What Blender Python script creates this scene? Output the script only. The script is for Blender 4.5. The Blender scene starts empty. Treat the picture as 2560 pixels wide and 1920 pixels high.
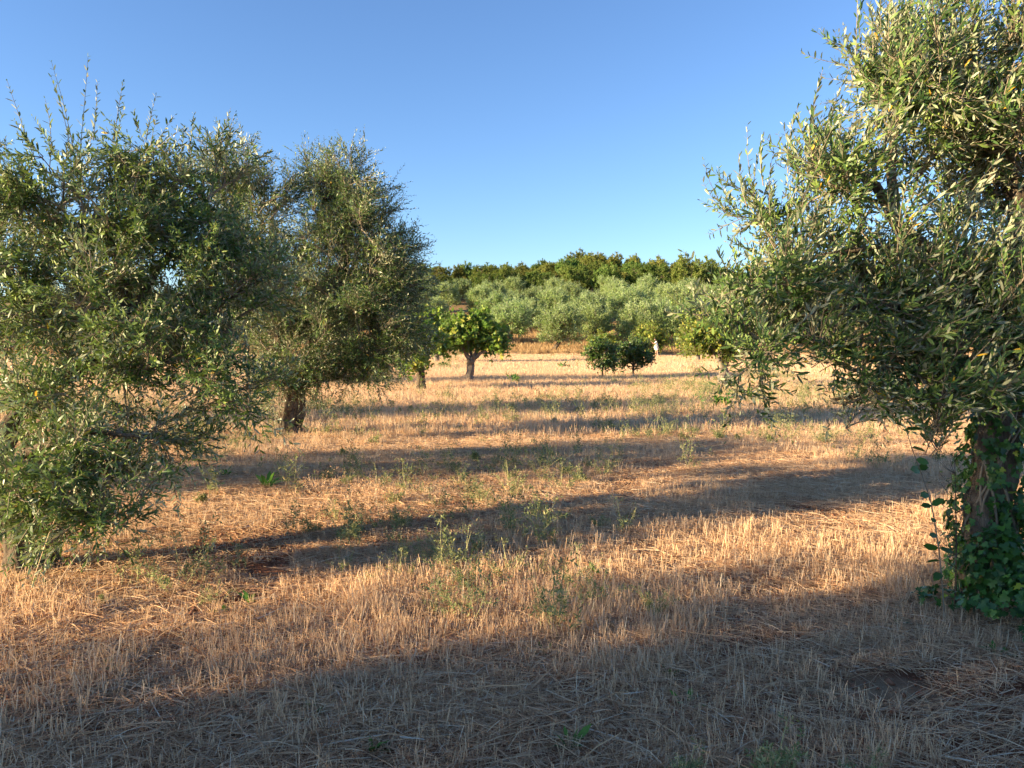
import bpy, math, random
import numpy as np
from mathutils import Vector

R = math.radians
rng = np.random.default_rng(7)
random.seed(7)
scene = bpy.context.scene
col = scene.collection

# ------------------------------------------------------------------ camera
FPX, CX, HY, CAMH = 1900.0, 1280.0, 850.0, 1.6      # focal length in photo pixels, centre column, horizon row, eye height
cam_d = bpy.data.cameras.new('camera')
cam_d.sensor_width = 36.0
cam_d.lens = FPX / 2560.0 * 36.0
cam_d.clip_end = 3000.0
cam_d.clip_start = 0.05
cam = bpy.data.objects.new('camera', cam_d)
col.objects.link(cam)
cam.location = (0, 0, CAMH)
cam.rotation_euler = (R(90) - math.atan((960.0 - HY) / FPX), 0, 0)
scene.camera = cam

# ------------------------------------------------------------------ light
SUN_EL = R(13.0)
SUN_AZ = math.atan2(-0.95, -0.3135)                  # towards the sun, measured from +Y to +X
to_sun = Vector((math.sin(SUN_AZ) * math.cos(SUN_EL), math.cos(SUN_AZ) * math.cos(SUN_EL), math.sin(SUN_EL)))
w = bpy.data.worlds.new('World')
scene.world = w
w.use_nodes = True
nt = w.node_tree
bg = nt.nodes['Background']
sky = nt.nodes.new('ShaderNodeTexSky')
sky.sky_type = 'NISHITA'
sky.sun_disc = False
sky.sun_elevation = SUN_EL
sky.sun_rotation = SUN_AZ
sky.altitude = 0
sky.air_density = 1.0
sky.dust_density = 0.0
sky.ozone_density = 3.0
wb = nt.nodes.new('ShaderNodeMix')                   # the phone's white balance
wb.data_type = 'RGBA'
wb.blend_type = 'MULTIPLY'
wb.inputs[0].default_value = 1.0
wb.inputs[7].default_value = (0.72, 0.79, 0.94, 1)
nt.links.new(sky.outputs[0], wb.inputs[6])
nt.links.new(wb.outputs[2], bg.inputs[0])
bg.inputs[1].default_value = 0.073
sun_d = bpy.data.lights.new('sun', 'SUN')
sun_d.energy = 4.3
sun_d.angle = R(0.6)
sun_d.color = (1.0, 0.79, 0.47)
sun = bpy.data.objects.new('sun', sun_d)
col.objects.link(sun)
sun.rotation_euler = (-to_sun).to_track_quat('-Z', 'Y').to_euler()
scene.view_settings.view_transform = 'Standard'
scene.view_settings.look = 'None'
scene.view_settings.exposure = 2.05
scene.view_settings.gamma = 1.0
scene.view_settings.use_curve_mapping = False
scene.cycles.max_bounces = 5
scene.cycles.use_adaptive_sampling = True
scene.cycles.adaptive_threshold = 0.025
scene.cycles.transparent_max_bounces = 4

# ------------------------------------------------------------------ terrain height
_ph = rng.uniform(0, 6.28, (14, 2))
_dr = rng.uniform(0, 6.28, 14)
_fr = np.array([0.5, 0.8, 1.1, 1.7, 2.3, 3.1, 4.2, 5.5, 7.0, 9.0, 11.0, 0.25, 0.15, 0.3])
_am = np.array([.008, .006, .004, .003, .0025, .002, .002, .002, .0015, .0015, .001, .02, .04, .01])


def height(x, y):
    x = np.asarray(x, float); y = np.asarray(y, float)
    h = np.interp(y, [-500, 0, 60, 72, 78, 84, 92, 110, 130, 160, 200, 235, 300, 600],
                  [0, 0, 0.0, 0.05, 0.25, 1.0, 2.1, 4.6, 7.4, 10.8, 15.0, 16.4, 14, 10])
    far = np.clip((y - 120) / 80, 0, 1)
    h = h + far * (1.0 * np.sin(x * 0.06 + 1.2) - 2.2 * np.exp(-((x + 2) / 11) ** 2) + 1.8 * np.exp(-((x - 19) / 22) ** 2) - 0.00022 * (x - 15) ** 2)
    fade = np.clip(1.6 - np.hypot(x, y) / 60, 0.2, 1)
    for a, f, d, p in zip(_am, _fr, _dr, _ph):
        h = h + fade * a * np.sin((x * math.cos(d) + y * math.sin(d)) * f + p[0]) * np.cos((y * math.cos(d) - x * math.sin(d)) * f * 0.8 + p[1])
    return h


def hz(x, y):
    return float(height(np.array([x]), np.array([y]))[0])


def at(px, py, d):
    """a photo pixel at distance d in front of the camera as a point of the place"""
    return np.array([(px - CX) / FPX * d, d, CAMH + (HY - py) / FPX * d])


# ------------------------------------------------------------------ materials
def mat_new(name):
    m = bpy.data.materials.new(name)
    m.use_nodes = True
    n = m.node_tree
    n.nodes.clear()
    out = n.nodes.new('ShaderNodeOutputMaterial')
    return m, n, out


def ramp(n, stops, fac=None):
    r = n.nodes.new('ShaderNodeValToRGB')
    e = r.color_ramp.elements
    while len(e) < len(stops):
        e.new(0.5)
    for i, (p, c) in enumerate(stops):
        e[i].position = p
        e[i].color = (*c, 1)
    if fac is not None:
        n.links.new(fac, r.inputs[0])
    return r


def noise(n, scale, detail=4, rough=0.6, vec=None):
    t = n.nodes.new('ShaderNodeTexNoise')
    t.inputs['Scale'].default_value = scale
    t.inputs['Detail'].default_value = detail
    t.inputs['Roughness'].default_value = rough
    if vec is not None:
        n.links.new(vec, t.inputs['Vector'])
    return t


def mixc(n, a, b, fac, mode='MIX'):
    m = n.nodes.new('ShaderNodeMix')
    m.data_type = 'RGBA'
    m.blend_type = mode
    for sock, v in ((m.inputs[0], fac), (m.inputs[6], a), (m.inputs[7], b)):
        if hasattr(v, 'is_output'):
            n.links.new(v, sock)
        elif isinstance(v, (int, float)):
            sock.default_value = v
        else:
            sock.default_value = (*v, 1)
    return m.outputs[2]


def leaf_mat(name, stops, back=None, rough=0.45, spec=0.4, trans=0.25, tcol=(0.25, 0.35, 0.05), hue_var=0.0):
    m, n, out = mat_new(name)
    a = n.nodes.new('ShaderNodeAttribute')
    a.attribute_name = 'tint'
    c = ramp(n, stops, a.outputs['Fac']).outputs[0]
    if hue_var:
        oi = n.nodes.new('ShaderNodeObjectInfo')
        hs = n.nodes.new('ShaderNodeHueSaturation')
        mr = n.nodes.new('ShaderNodeMapRange')
        n.links.new(oi.outputs['Random'], mr.inputs[0])
        mr.inputs[3].default_value = 0.5 - hue_var * 0.5
        mr.inputs[4].default_value = 0.5 + hue_var * 0.5
        n.links.new(mr.outputs[0], hs.inputs['Hue'])
        ma = n.nodes.new('ShaderNodeMath'); ma.operation = 'MULTIPLY'; ma.inputs[1].default_value = 7.13
        n.links.new(oi.outputs['Random'], ma.inputs[0])
        fr = n.nodes.new('ShaderNodeMath'); fr.operation = 'FRACT'
        n.links.new(ma.outputs[0], fr.inputs[0])
        mv = n.nodes.new('ShaderNodeMapRange')
        n.links.new(fr.outputs[0], mv.inputs[0])
        mv.inputs[3].default_value = 0.72
        mv.inputs[4].default_value = 1.3
        n.links.new(mv.outputs[0], hs.inputs['Value'])
        n.links.new(c, hs.inputs['Color'])
        c = hs.outputs[0]
    if back:
        g = n.nodes.new('ShaderNodeNewGeometry')
        c = mixc(n, c, back, g.outputs['Backfacing'])
    if spec > 0.2:
        p = n.nodes.new('ShaderNodeBsdfPrincipled')
        n.links.new(c, p.inputs['Base Color'])
        p.inputs['Roughness'].default_value = rough
        p.inputs['Specular IOR Level'].default_value = spec
    else:
        p = n.nodes.new('ShaderNodeBsdfDiffuse')
        n.links.new(c, p.inputs['Color'])
    t = n.nodes.new('ShaderNodeBsdfTranslucent')
    tc = mixc(n, c, tcol, 0.6)
    n.links.new(tc, t.inputs[0])
    mx = n.nodes.new('ShaderNodeMixShader')
    mx.inputs[0].default_value = trans
    n.links.new(p.outputs[0], mx.inputs[1])
    n.links.new(t.outputs[0], mx.inputs[2])
    n.links.new(mx.outputs[0], out.inputs[0])
    return m


def bark_mat(name, c1, c2, c3, scale=9.0, bump=0.6):
    m, n, out = mat_new(name)
    tc = n.nodes.new('ShaderNodeTexCoord')
    mp = n.nodes.new('ShaderNodeMapping')
    mp.inputs['Scale'].default_value = (1, 1, 0.35)
    n.links.new(tc.outputs['Object'], mp.inputs[0])
    t = noise(n, scale, 8, 0.7, mp.outputs[0])
    t2 = noise(n, scale * 4.2, 5, 0.7, mp.outputs[0])
    v = n.nodes.new('ShaderNodeTexVoronoi')
    v.inputs['Scale'].default_value = scale * 2.4
    n.links.new(mp.outputs[0], v.inputs['Vector'])
    c = ramp(n, [(0.3, c1), (0.5, c2), (0.72, c3)], t.outputs[0]).outputs[0]
    c = mixc(n, c, (0.5, 0.5, 0.5), 0.0)
    d = ramp(n, [(0.0, (0.45, 0.45, 0.45)), (0.35, (1, 1, 1))], v.outputs['Distance']).outputs[0]
    c = mixc(n, c, d, 0.7, 'MULTIPLY')
    ad = n.nodes.new('ShaderNodeMath'); ad.operation = 'ADD'
    n.links.new(t2.outputs[0], ad.inputs[0]); n.links.new(v.outputs['Distance'], ad.inputs[1])
    b = n.nodes.new('ShaderNodeBump')
    b.inputs['Strength'].default_value = bump
    b.inputs['Distance'].default_value = 0.03
    n.links.new(ad.outputs[0], b.inputs['Height'])
    p = n.nodes.new('ShaderNodeBsdfPrincipled')
    n.links.new(c, p.inputs['Base Color'])
    n.links.new(b.outputs[0], p.inputs['Normal'])
    p.inputs['Roughness'].default_value = 0.9
    p.inputs['Specular IOR Level'].default_value = 0.15
    n.links.new(p.outputs[0], out.inputs[0])
    return m


def plain_mat(name, c, rough=0.8, var=0.15, scale=20):
    m, n, out = mat_new(name)
    t = noise(n, scale)
    lo = tuple(x * (1 - var) for x in c); hi = tuple(min(1, x * (1 + var)) for x in c)
    cc = ramp(n, [(0.3, lo), (0.7, hi)], t.outputs[0]).outputs[0]
    p = n.nodes.new('ShaderNodeBsdfPrincipled')
    n.links.new(cc, p.inputs['Base Color'])
    p.inputs['Roughness'].default_value = rough
    n.links.new(p.outputs[0], out.inputs[0])
    return m


M = {}
M['olive_leaf'] = leaf_mat('olive_leaf', [(0.0, (0.022, 0.055, 0.016)), (0.4, (0.075, 0.14, 0.035)), (0.9, (0.22, 0.30, 0.07)), (0.975, (0.25, 0.32, 0.07)), (0.985, (0.55, 0.33, 0.03))],
                           back=(0.36, 0.38, 0.25), rough=0.45, spec=0.35, trans=0.17, tcol=(0.26, 0.36, 0.05))
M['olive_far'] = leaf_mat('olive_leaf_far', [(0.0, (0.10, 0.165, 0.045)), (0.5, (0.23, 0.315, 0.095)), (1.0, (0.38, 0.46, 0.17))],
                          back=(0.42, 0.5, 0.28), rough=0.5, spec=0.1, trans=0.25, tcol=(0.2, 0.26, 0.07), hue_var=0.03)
M['oak_leaf'] = leaf_mat('oak_leaf', [(0.0, (0.075, 0.12, 0.026)), (0.5, (0.165, 0.21, 0.05)), (1.0, (0.30, 0.30, 0.10))], rough=0.55, spec=0.1, trans=0.25, tcol=(0.2, 0.24, 0.04), hue_var=0.1)
M['fig_leaf'] = leaf_mat('fig_leaf', [(0.0, (0.06, 0.13, 0.02)), (0.45, (0.14, 0.25, 0.035)), (0.75, (0.26, 0.34, 0.05)), (0.97, (0.44, 0.40, 0.08))], back=(0.14, 0.2, 0.07), rough=0.5, spec=0.35, trans=0.35, tcol=(0.25, 0.42, 0.03))
M['yellow_leaf'] = leaf_mat('yellowing_leaf', [(0.0, (0.05, 0.11, 0.018)), (0.5, (0.13, 0.20, 0.03)), (0.8, (0.24, 0.29, 0.045)), (1.0, (0.42, 0.38, 0.07))], back=(0.2, 0.22, 0.07), rough=0.5, spec=0.35, trans=0.35, tcol=(0.35, 0.4, 0.04))
M['dark_leaf'] = leaf_mat('dark_leaf', [(0.0, (0.02, 0.055, 0.013)), (0.6, (0.055, 0.115, 0.02)), (0.95, (0.13, 0.21, 0.03))], back=(0.06, 0.1, 0.035), rough=0.4, spec=0.5, trans=0.2)
M['ivy_leaf'] = leaf_mat('ivy_leaf', [(0.0, (0.018, 0.055, 0.013)), (0.5, (0.045, 0.125, 0.022)), (0.92, (0.14, 0.29, 0.04)), (0.99, (0.4, 0.42, 0.04))], back=(0.06, 0.13, 0.04), rough=0.4, spec=0.45, trans=0.25, tcol=(0.15, 0.35, 0.03))
M['weed_leaf'] = leaf_mat('weed_leaf', [(0.0, (0.12, 0.16, 0.07)), (0.5, (0.26, 0.28, 0.13)), (0.85, (0.42, 0.39, 0.2)), (1.0, (0.5, 0.37, 0.18))], rough=0.75, spec=0.15, trans=0.25, tcol=(0.3, 0.32, 0.08))
M['green_weed'] = leaf_mat('green_weed_leaf', [(0.0, (0.03, 0.08, 0.015)), (0.6, (0.07, 0.18, 0.03)), (1.0, (0.17, 0.28, 0.05))], rough=0.5, spec=0.35, trans=0.3, tcol=(0.2, 0.4, 0.05))
M['straw'] = leaf_mat('straw', [(0.0, (0.24, 0.12, 0.07)), (0.18, (0.50, 0.265, 0.15)), (0.5, (0.71, 0.465, 0.28)), (0.85, (0.78, 0.585, 0.395)), (1.0, (0.8, 0.70, 0.54))], rough=0.5, spec=0.1, trans=0.36, tcol=(0.75, 0.54, 0.32))
M['red_grass'] = leaf_mat('dry_bank_grass', [(0.0, (0.24, 0.14, 0.075)), (0.5, (0.46, 0.31, 0.165)), (1.0, (0.6, 0.44, 0.25))], rough=0.7, spec=0.15, trans=0.25, tcol=(0.55, 0.3, 0.1))
M['olive_bark'] = bark_mat('olive_bark', (0.06, 0.042, 0.03), (0.14, 0.105, 0.075), (0.26, 0.205, 0.15), 9, 1.0)
M['fig_bark'] = bark_mat('fig_bark', (0.13, 0.10, 0.08), (0.22, 0.175, 0.14), (0.31, 0.25, 0.2), 5, 0.35)
M['dark_bark'] = bark_mat('dark_bark', (0.05, 0.035, 0.025), (0.10, 0.075, 0.055), (0.17, 0.13, 0.1), 8)
M['twig'] = plain_mat('twig_bark', (0.24, 0.19, 0.13), 0.8, 0.3, 6)
M['olive_fruit'] = plain_mat('green_olive', (0.19, 0.26, 0.055), 0.35, 0.25, 12)
M['stone'] = bark_mat('limestone', (0.3, 0.22, 0.16), (0.42, 0.33, 0.26), (0.5, 0.42, 0.34), 14, 0.3)
M['clod'] = bark_mat('soil_clod', (0.2, 0.075, 0.04), (0.3, 0.13, 0.07), (0.4, 0.22, 0.13), 20, 0.3)
M['red_stone'] = bark_mat('red_stone', (0.3, 0.13, 0.07), (0.45, 0.22, 0.13), (0.55, 0.33, 0.22), 14, 0.3)
M['white_cloth'] = plain_mat('white_cotton', (0.8, 0.8, 0.8), 0.85, 0.04, 30)
M['skin'] = plain_mat('skin', (0.5, 0.3, 0.21), 0.55, 0.06, 30)
M['hair'] = plain_mat('dark_hair', (0.03, 0.02, 0.015), 0.6, 0.2, 60)


def ground_mat():
    m, n, out = mat_new('dry_field_ground')
    tc = n.nodes.new('ShaderNodeTexCoord')
    v = tc.outputs['Object']
    soil = ramp(n, [(0.3, (0.20, 0.07, 0.04)), (0.55, (0.30, 0.125, 0.065)), (0.75, (0.42, 0.23, 0.13))], noise(n, 7, 8, 0.7, v).outputs[0]).outputs[0]
    straw = ramp(n, [(0.25, (0.40, 0.25, 0.14)), (0.5, (0.58, 0.40, 0.235)), (0.75, (0.68, 0.51, 0.32))], noise(n, 14, 8, 0.8, v).outputs[0]).outputs[0]
    big = noise(n, 0.9, 6, 0.6, v)
    sep = n.nodes.new('ShaderNodeSeparateXYZ')
    n.links.new(v, sep.inputs[0])
    mr = n.nodes.new('ShaderNodeMapRange')
    n.links.new(sep.outputs[1], mr.inputs[0])
    mr.inputs[1].default_value = 5; mr.inputs[2].default_value = 32
    mr.inputs[3].default_value = -0.08; mr.inputs[4].default_value = 0.5
    ad = n.nodes.new('ShaderNodeMath'); ad.operation = 'ADD'
    n.links.new(big.outputs[0], ad.inputs[0]); n.links.new(mr.outputs[0], ad.inputs[1])
    f = ramp(n, [(0.42, (0, 0, 0)), (0.62, (1, 1, 1))], ad.outputs[0]).outputs[0]
    c = mixc(n, soil, straw, f)
    # worn greenish and reddish patches of the field itself
    g = ramp(n, [(0.55, (0, 0, 0)), (0.7, (0.55, 0.55, 0.55))], noise(n, 0.16, 5, 0.6, v).outputs[0]).outputs[0]
    c = mixc(n, c, (0.24, 0.22, 0.10), g)
    g2 = ramp(n, [(0.56, (0, 0, 0)), (0.7, (0.5, 0.5, 0.5))], noise(n, 0.33, 5, 0.6, v).outputs[0]).outputs[0]
    c = mixc(n, c, (0.38, 0.2, 0.1), g2)
    # under the grove and the wood: dark leaf litter and dry grass
    mr2 = n.nodes.new('ShaderNodeMapRange')
    n.links.new(sep.outputs[1], mr2.inputs[0])
    mr2.inputs[1].default_value = 74; mr2.inputs[2].default_value = 84
    c = mixc(n, c, ramp(n, [(0.35, (0.22, 0.12, 0.055)), (0.7, (0.42, 0.27, 0.13))], noise(n, 1.2, 6, 0.7, v).outputs[0]).outputs[0], mr2.outputs[0])
    b = n.nodes.new('ShaderNodeBump')
    b.inputs['Strength'].default_value = 1.0
    b.inputs['Distance'].default_value = 0.06
    n.links.new(noise(n, 18, 10, 0.8, v).outputs[0], b.inputs['Height'])
    p = n.nodes.new('ShaderNodeBsdfPrincipled')
    n.links.new(c, p.inputs['Base Color'])
    n.links.new(b.outputs[0], p.inputs['Normal'])
    p.inputs['Roughness'].default_value = 0.95
    p.inputs['Specular IOR Level'].default_value = 0.1
    n.links.new(p.outputs[0], out.inputs[0])
    return m


M['ground'] = ground_mat()


# ------------------------------------------------------------------ mesh helpers
class MB:
    """collects vertices, polygons and a per-vertex tint"""
    def __init__(s):
        s.v = []; s.f = []; s.t = []; s.n = 0

    def add(s, verts, faces, tint=0.5):
        verts = np.asarray(verts, np.float32).reshape(-1, 3)
        s.v.append(verts)
        for f in faces if isinstance(faces, list) else [faces]:
            f = np.asarray(f, np.int64)
            s.f.append(f + s.n)
        t = np.asarray(tint, np.float32)
        s.t.append(np.full(len(verts), t) if t.ndim == 0 else t)
        s.n += len(verts)

    def mesh(s, name, mat, smooth=False):
        me = bpy.data.meshes.new(name)
        if s.n:
            v = np.concatenate(s.v)
            me.vertices.add(len(v))
            me.vertices.foreach_set('co', v.ravel())
            loops = np.concatenate([f.ravel() for f in s.f])
            sizes = np.concatenate([np.full(len(f), f.shape[1]) for f in s.f])
            me.loops.add(len(loops))
            me.loops.foreach_set('vertex_index', loops.astype(np.int32))
            me.polygons.add(len(sizes))
            me.polygons.foreach_set('loop_start', (np.cumsum(sizes) - sizes).astype(np.int32))
            if smooth:
                me.polygons.foreach_set('use_smooth', np.ones(len(sizes), bool))
            me.update(calc_edges=True)
            a = me.attributes.new('tint', 'FLOAT', 'POINT')
            a.data.foreach_set('value', np.concatenate(s.t))
        me.materials.append(mat)
        return me

    def obj(s, name, mat, parent=None, smooth=False, kind=None):
        return link(name, s.mesh(name, mat, smooth), parent, kind)


def link(name, data, parent=None, kind=None):
    o = bpy.data.objects.new(name, data)
    col.objects.link(o)
    o.parent = parent
    if kind:
        o['kind'] = kind
    return o


def tag(o, label, cat, group=None):
    o['label'] = label
    o['category'] = cat
    if group:
        o['group'] = group
    return o


def thing(name, label, cat, loc=(0, 0, 0), group=None):
    o = link(name, None)
    o.location = [float(c) for c in loc]
    o.empty_display_size = 0.2
    return tag(o, label, cat, group)


def copy_tree(o, loc, rz, scl, label, group=None):
    c = o.copy(); col.objects.link(c)
    c.location = [float(k) for k in loc]; c.rotation_euler = (0, 0, rz)
    c.scale = scl if hasattr(scl, '__len__') else (scl, scl, scl)
    c['label'] = label
    if group:
        c['group'] = group
    for ch in list(o.children):
        d = ch.copy(); col.objects.link(d); d.parent = c
    return c


def nrm(a):
    return a / (np.linalg.norm(a, axis=-1, keepdims=True) + 1e-9)


def tube(mb, pts, rad, k=6, rough=0.0, seed=0, cap=True):
    pts = np.asarray(pts, float); rad = np.asarray(rad, float)
    tan = nrm(np.gradient(pts, axis=0))
    ref = np.array([1.0, 0.3, 0.1])
    a = nrm(np.cross(tan, ref)); b = np.cross(tan, a)
    th = np.arange(k) / k * 2 * math.pi
    ring = np.cos(th)[None, :, None] * a[:, None, :] + np.sin(th)[None, :, None] * b[:, None, :]
    rr = np.repeat(rad[:, None], k, 1)
    if rough:
        g = np.random.default_rng(seed)
        z = np.linspace(0, 1, len(pts))[:, None]
        for q in range(5):
            m_ = g.integers(2, 6)
            rr = rr * (1 + rough * 0.5 * np.sin(m_ * th[None, :] + g.uniform(0, 6.28) + z * g.uniform(-5, 5)))
        rr = rr * (1 + rough * g.normal(0, 0.35, rr.shape))
    v = (pts[:, None, :] + ring * rr[:, :, None]).reshape(-1, 3)
    n = len(pts)
    i = np.arange(n - 1)[:, None] * k; j = np.arange(k)[None, :]; j2 = (j + 1) % k
    q = np.stack([i + j, i + j2, i + k + j2, i + k + j], -1).reshape(-1, 4)
    faces = [q]
    if cap:
        faces.append(np.array([list(range((n - 1) * k, n * k))]))
    mb.add(v, faces, 0.5)


LEAF = {}
LEAF['olive'] = (np.array([[0, 0, 0], [.3, .115, .015], [.72, .10, .0], [1, 0, -.06], [.72, -.10, .0], [.3, -.115, .015]]),
                 [np.array([[0, 5, 1], [4, 3, 2]]), np.array([[5, 4, 2, 1]])])
LEAF['rhomb'] = (np.array([[0, 0, 0], [.5, .17, 0], [1, 0, -.04], [.5, -.17, 0]]), [np.array([[0, 3, 2, 1]])])
LEAF['round'] = (np.array([[0, 0, 0], [.25, .26, .03], [.7, .27, .0], [1, 0, -.08], [.7, -.27, .0], [.25, -.26, .03]]),
                 [np.array([[0, 5, 1], [4, 3, 2]]), np.array([[5, 4, 2, 1]])])


def lobed(out):
    pts = [(.36, 0, -.05)] + [(u, v, 0.02 * abs(v)) for u, v in out] + [(u, -v, 0.02 * abs(v)) for u, v in reversed(out) if abs(v) > 1e-6]
    # order: base..tip on one side, back down on the other
    n = len(pts) - 1
    return np.array(pts), [np.array([[0, 1 + (i + 1) % n, 1 + i] for i in range(n)])]


LEAF['fig'] = lobed([(0, 0), (-.06, .26), (.22, .50), (.36, .20), (.74, .38), (.68, .13), (1, 0)])
LEAF['ivy'] = lobed([(0, 0), (-.14, .24), (.10, .50), (.34, .24), (.62, .40), (.64, .15), (1, 0)])


def add_leaves(mb, base, ldir, nor, length, shape, tint):
    tpl, faces = LEAF[shape]
    side = np.cross(nor, ldir)
    L = length[:, None, None]
    v = base[:, None, :] + L * (tpl[None, :, 0:1] * ldir[:, None, :] + tpl[None, :, 1:2] * side[:, None, :] + tpl[None, :, 2:3] * nor[:, None, :])
    n, k = len(base), len(tpl)
    off = np.arange(n)[:, None, None] * k
    mb.add(v.reshape(-1, 3), [(f[None] + off).reshape(-1, f.shape[1]) for f in faces], np.repeat(tint, k))


OCT = np.array([[0, 0, -1], [1, 0, -.1], [0, 1, -.1], [-1, 0, -.1], [0, -1, -.1], [0, 0, 1]], float)
OCTF = np.array([[0, 2, 1], [0, 3, 2], [0, 4, 3], [0, 1, 4], [5, 1, 2], [5, 2, 3], [5, 3, 4], [5, 4, 1]])


def sprigs(g, tw_base, tw_dir, tw_len, tw_bend, leaves_mb, twig_mb, shape, leaf_len, pairs, t0=0.2, splay=0.75, wind=(0, 0, 0), wr=0.0022, tint_shift=0.0, fruit_mb=None, fruit_p=0.1, jitter=0.35):
    """twigs (thin three-sided tubes) that carry opposite pairs of leaves"""
    n = len(tw_base)
    if twig_mb is not None:
        ts = np.array([0, .33, .66, 1.0])
        P = tw_base[:, None] + (tw_dir[:, None] * ts[None, :, None] + tw_bend[:, None] * (ts ** 2)[None, :, None]) * tw_len[:, None, None]
        a = nrm(np.cross(tw_dir, np.array([0.3, 0.5, 0.81]))); b = np.cross(tw_dir, a)
        th = np.array([0, 2.094, 4.189])
        ring = np.cos(th)[None, :, None] * a[:, None] + np.sin(th)[None, :, None] * b[:, None]
        r = wr * np.array([1.5, 1.1, .8, .45])
        v = (P[:, :, None] + ring[:, None] * r[None, :, None, None]).reshape(-1, 3)
        f = []
        for s in range(3):
            for k in range(3):
                k2 = (k + 1) % 3
                f.append([s * 3 + k, s * 3 + k2, s * 3 + 3 + k2, s * 3 + 3 + k])
        f = np.array(f)
        twig_mb.add(v, [(f[None] + np.arange(n)[:, None, None] * 12).reshape(-1, 4)], np.repeat(g.uniform(0, 1, n), 12))
    t = np.linspace(t0, 1.0, pairs)[None, :] + g.normal(0, 0.01, (n, pairs))
    pos = tw_base[:, None] + (tw_dir[:, None] * t[..., None] + tw_bend[:, None] * (t ** 2)[..., None]) * tw_len[:, None, None]
    tan = nrm(tw_dir[:, None] + 2 * tw_bend[:, None] * t[..., None])
    a = nrm(np.cross(tan, np.array([0.21, 0.35, 0.91]))); b = np.cross(tan, a)
    phi0 = g.uniform(0, 6.28, (n, 1)) + np.arange(pairs)[None, :] * 1.571
    tw_t = g.normal(0.42, 0.2, (n, 1, 1))
    B, D, N, T = [], [], [], []
    for s in (0, math.pi):
        ph = phi0 + s + g.normal(0, 0.3, phi0.shape)
        side = np.cos(ph)[..., None] * a + np.sin(ph)[..., None] * b
        sp = splay + g.normal(0, 0.18, phi0.shape)
        d = np.cos(sp)[..., None] * tan + np.sin(sp)[..., None] * side + np.array(wind) + g.normal(0, jitter * 0.5, pos.shape)
        d = nrm(d)
        nn = tan + g.normal(0, jitter, pos.shape)
        nn = nrm(nn - (nn * d).sum(-1, keepdims=True) * d)
        B.append(pos.reshape(-1, 3)); D.append(d.reshape(-1, 3)); N.append(nn.reshape(-1, 3))
        tt = np.clip(tw_t[..., 0] + g.normal(0.02, 0.2, phi0.shape) + tint_shift, 0, 0.96)
        yl = g.uniform(0, 1, phi0.shape) < 0.007
        T.append(np.where(yl, 1.0, tt).ravel())
    B, D, N, T = map(np.concatenate, (B, D, N, T))
    shrink = 1 - 0.45 * np.clip((np.concatenate([t.ravel()] * 2) - 0.75) / 0.25, 0, 1)
    ll = leaf_len * g.uniform(0.65, 1.2, len(B)) * shrink
    keep = g.uniform(0, 1, len(B)) > 0.08
    add_leaves(leaves_mb, B[keep], D[keep], N[keep], ll[keep], shape, T[keep])
    if fruit_mb is not None:
        pick = np.where(g.uniform(0, 1, n) < fruit_p)[0]
        for i in pick:
            for q in range(g.integers(2, 6)):
                c = pos[i, g.integers(0, pairs)] + np.array([g.normal(0, .014), g.normal(0, .014), -0.022 - abs(g.normal(0, .008))])
                rr = g.uniform(0.0065, 0.0085)
                fruit_mb.add(c + OCT * np.array([rr, rr, rr * 1.45]), OCTF, 0.5)


def bez(p0, p1, p2, n):
    t = np.linspace(0, 1, n)[:, None]
    return (1 - t) ** 2 * p0 + 2 * t * (1 - t) * p1 + t * t * p2


def smooth_path(pts, n):
    pts = np.asarray(pts, float)
    s = np.concatenate([[0], np.cumsum(np.linalg.norm(np.diff(pts, axis=0), axis=1))])
    q = np.linspace(0, s[-1], n * 3)
    P = np.stack([np.interp(q, s, pts[:, i]) for i in range(3)], 1)
    ker = np.ones(5) / 5
    for _ in range(2):
        pad = np.concatenate([P[:1]] * 2 + [P] + [P[-1:]] * 2)
        P2 = np.stack([np.convolve(pad[:, i], ker, 'valid') for i in range(3)], 1)
        P2[0], P2[-1] = P[0], P[-1]
        P = P2
    return P[np.linspace(0, len(P) - 1, n).astype(int)]


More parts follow.
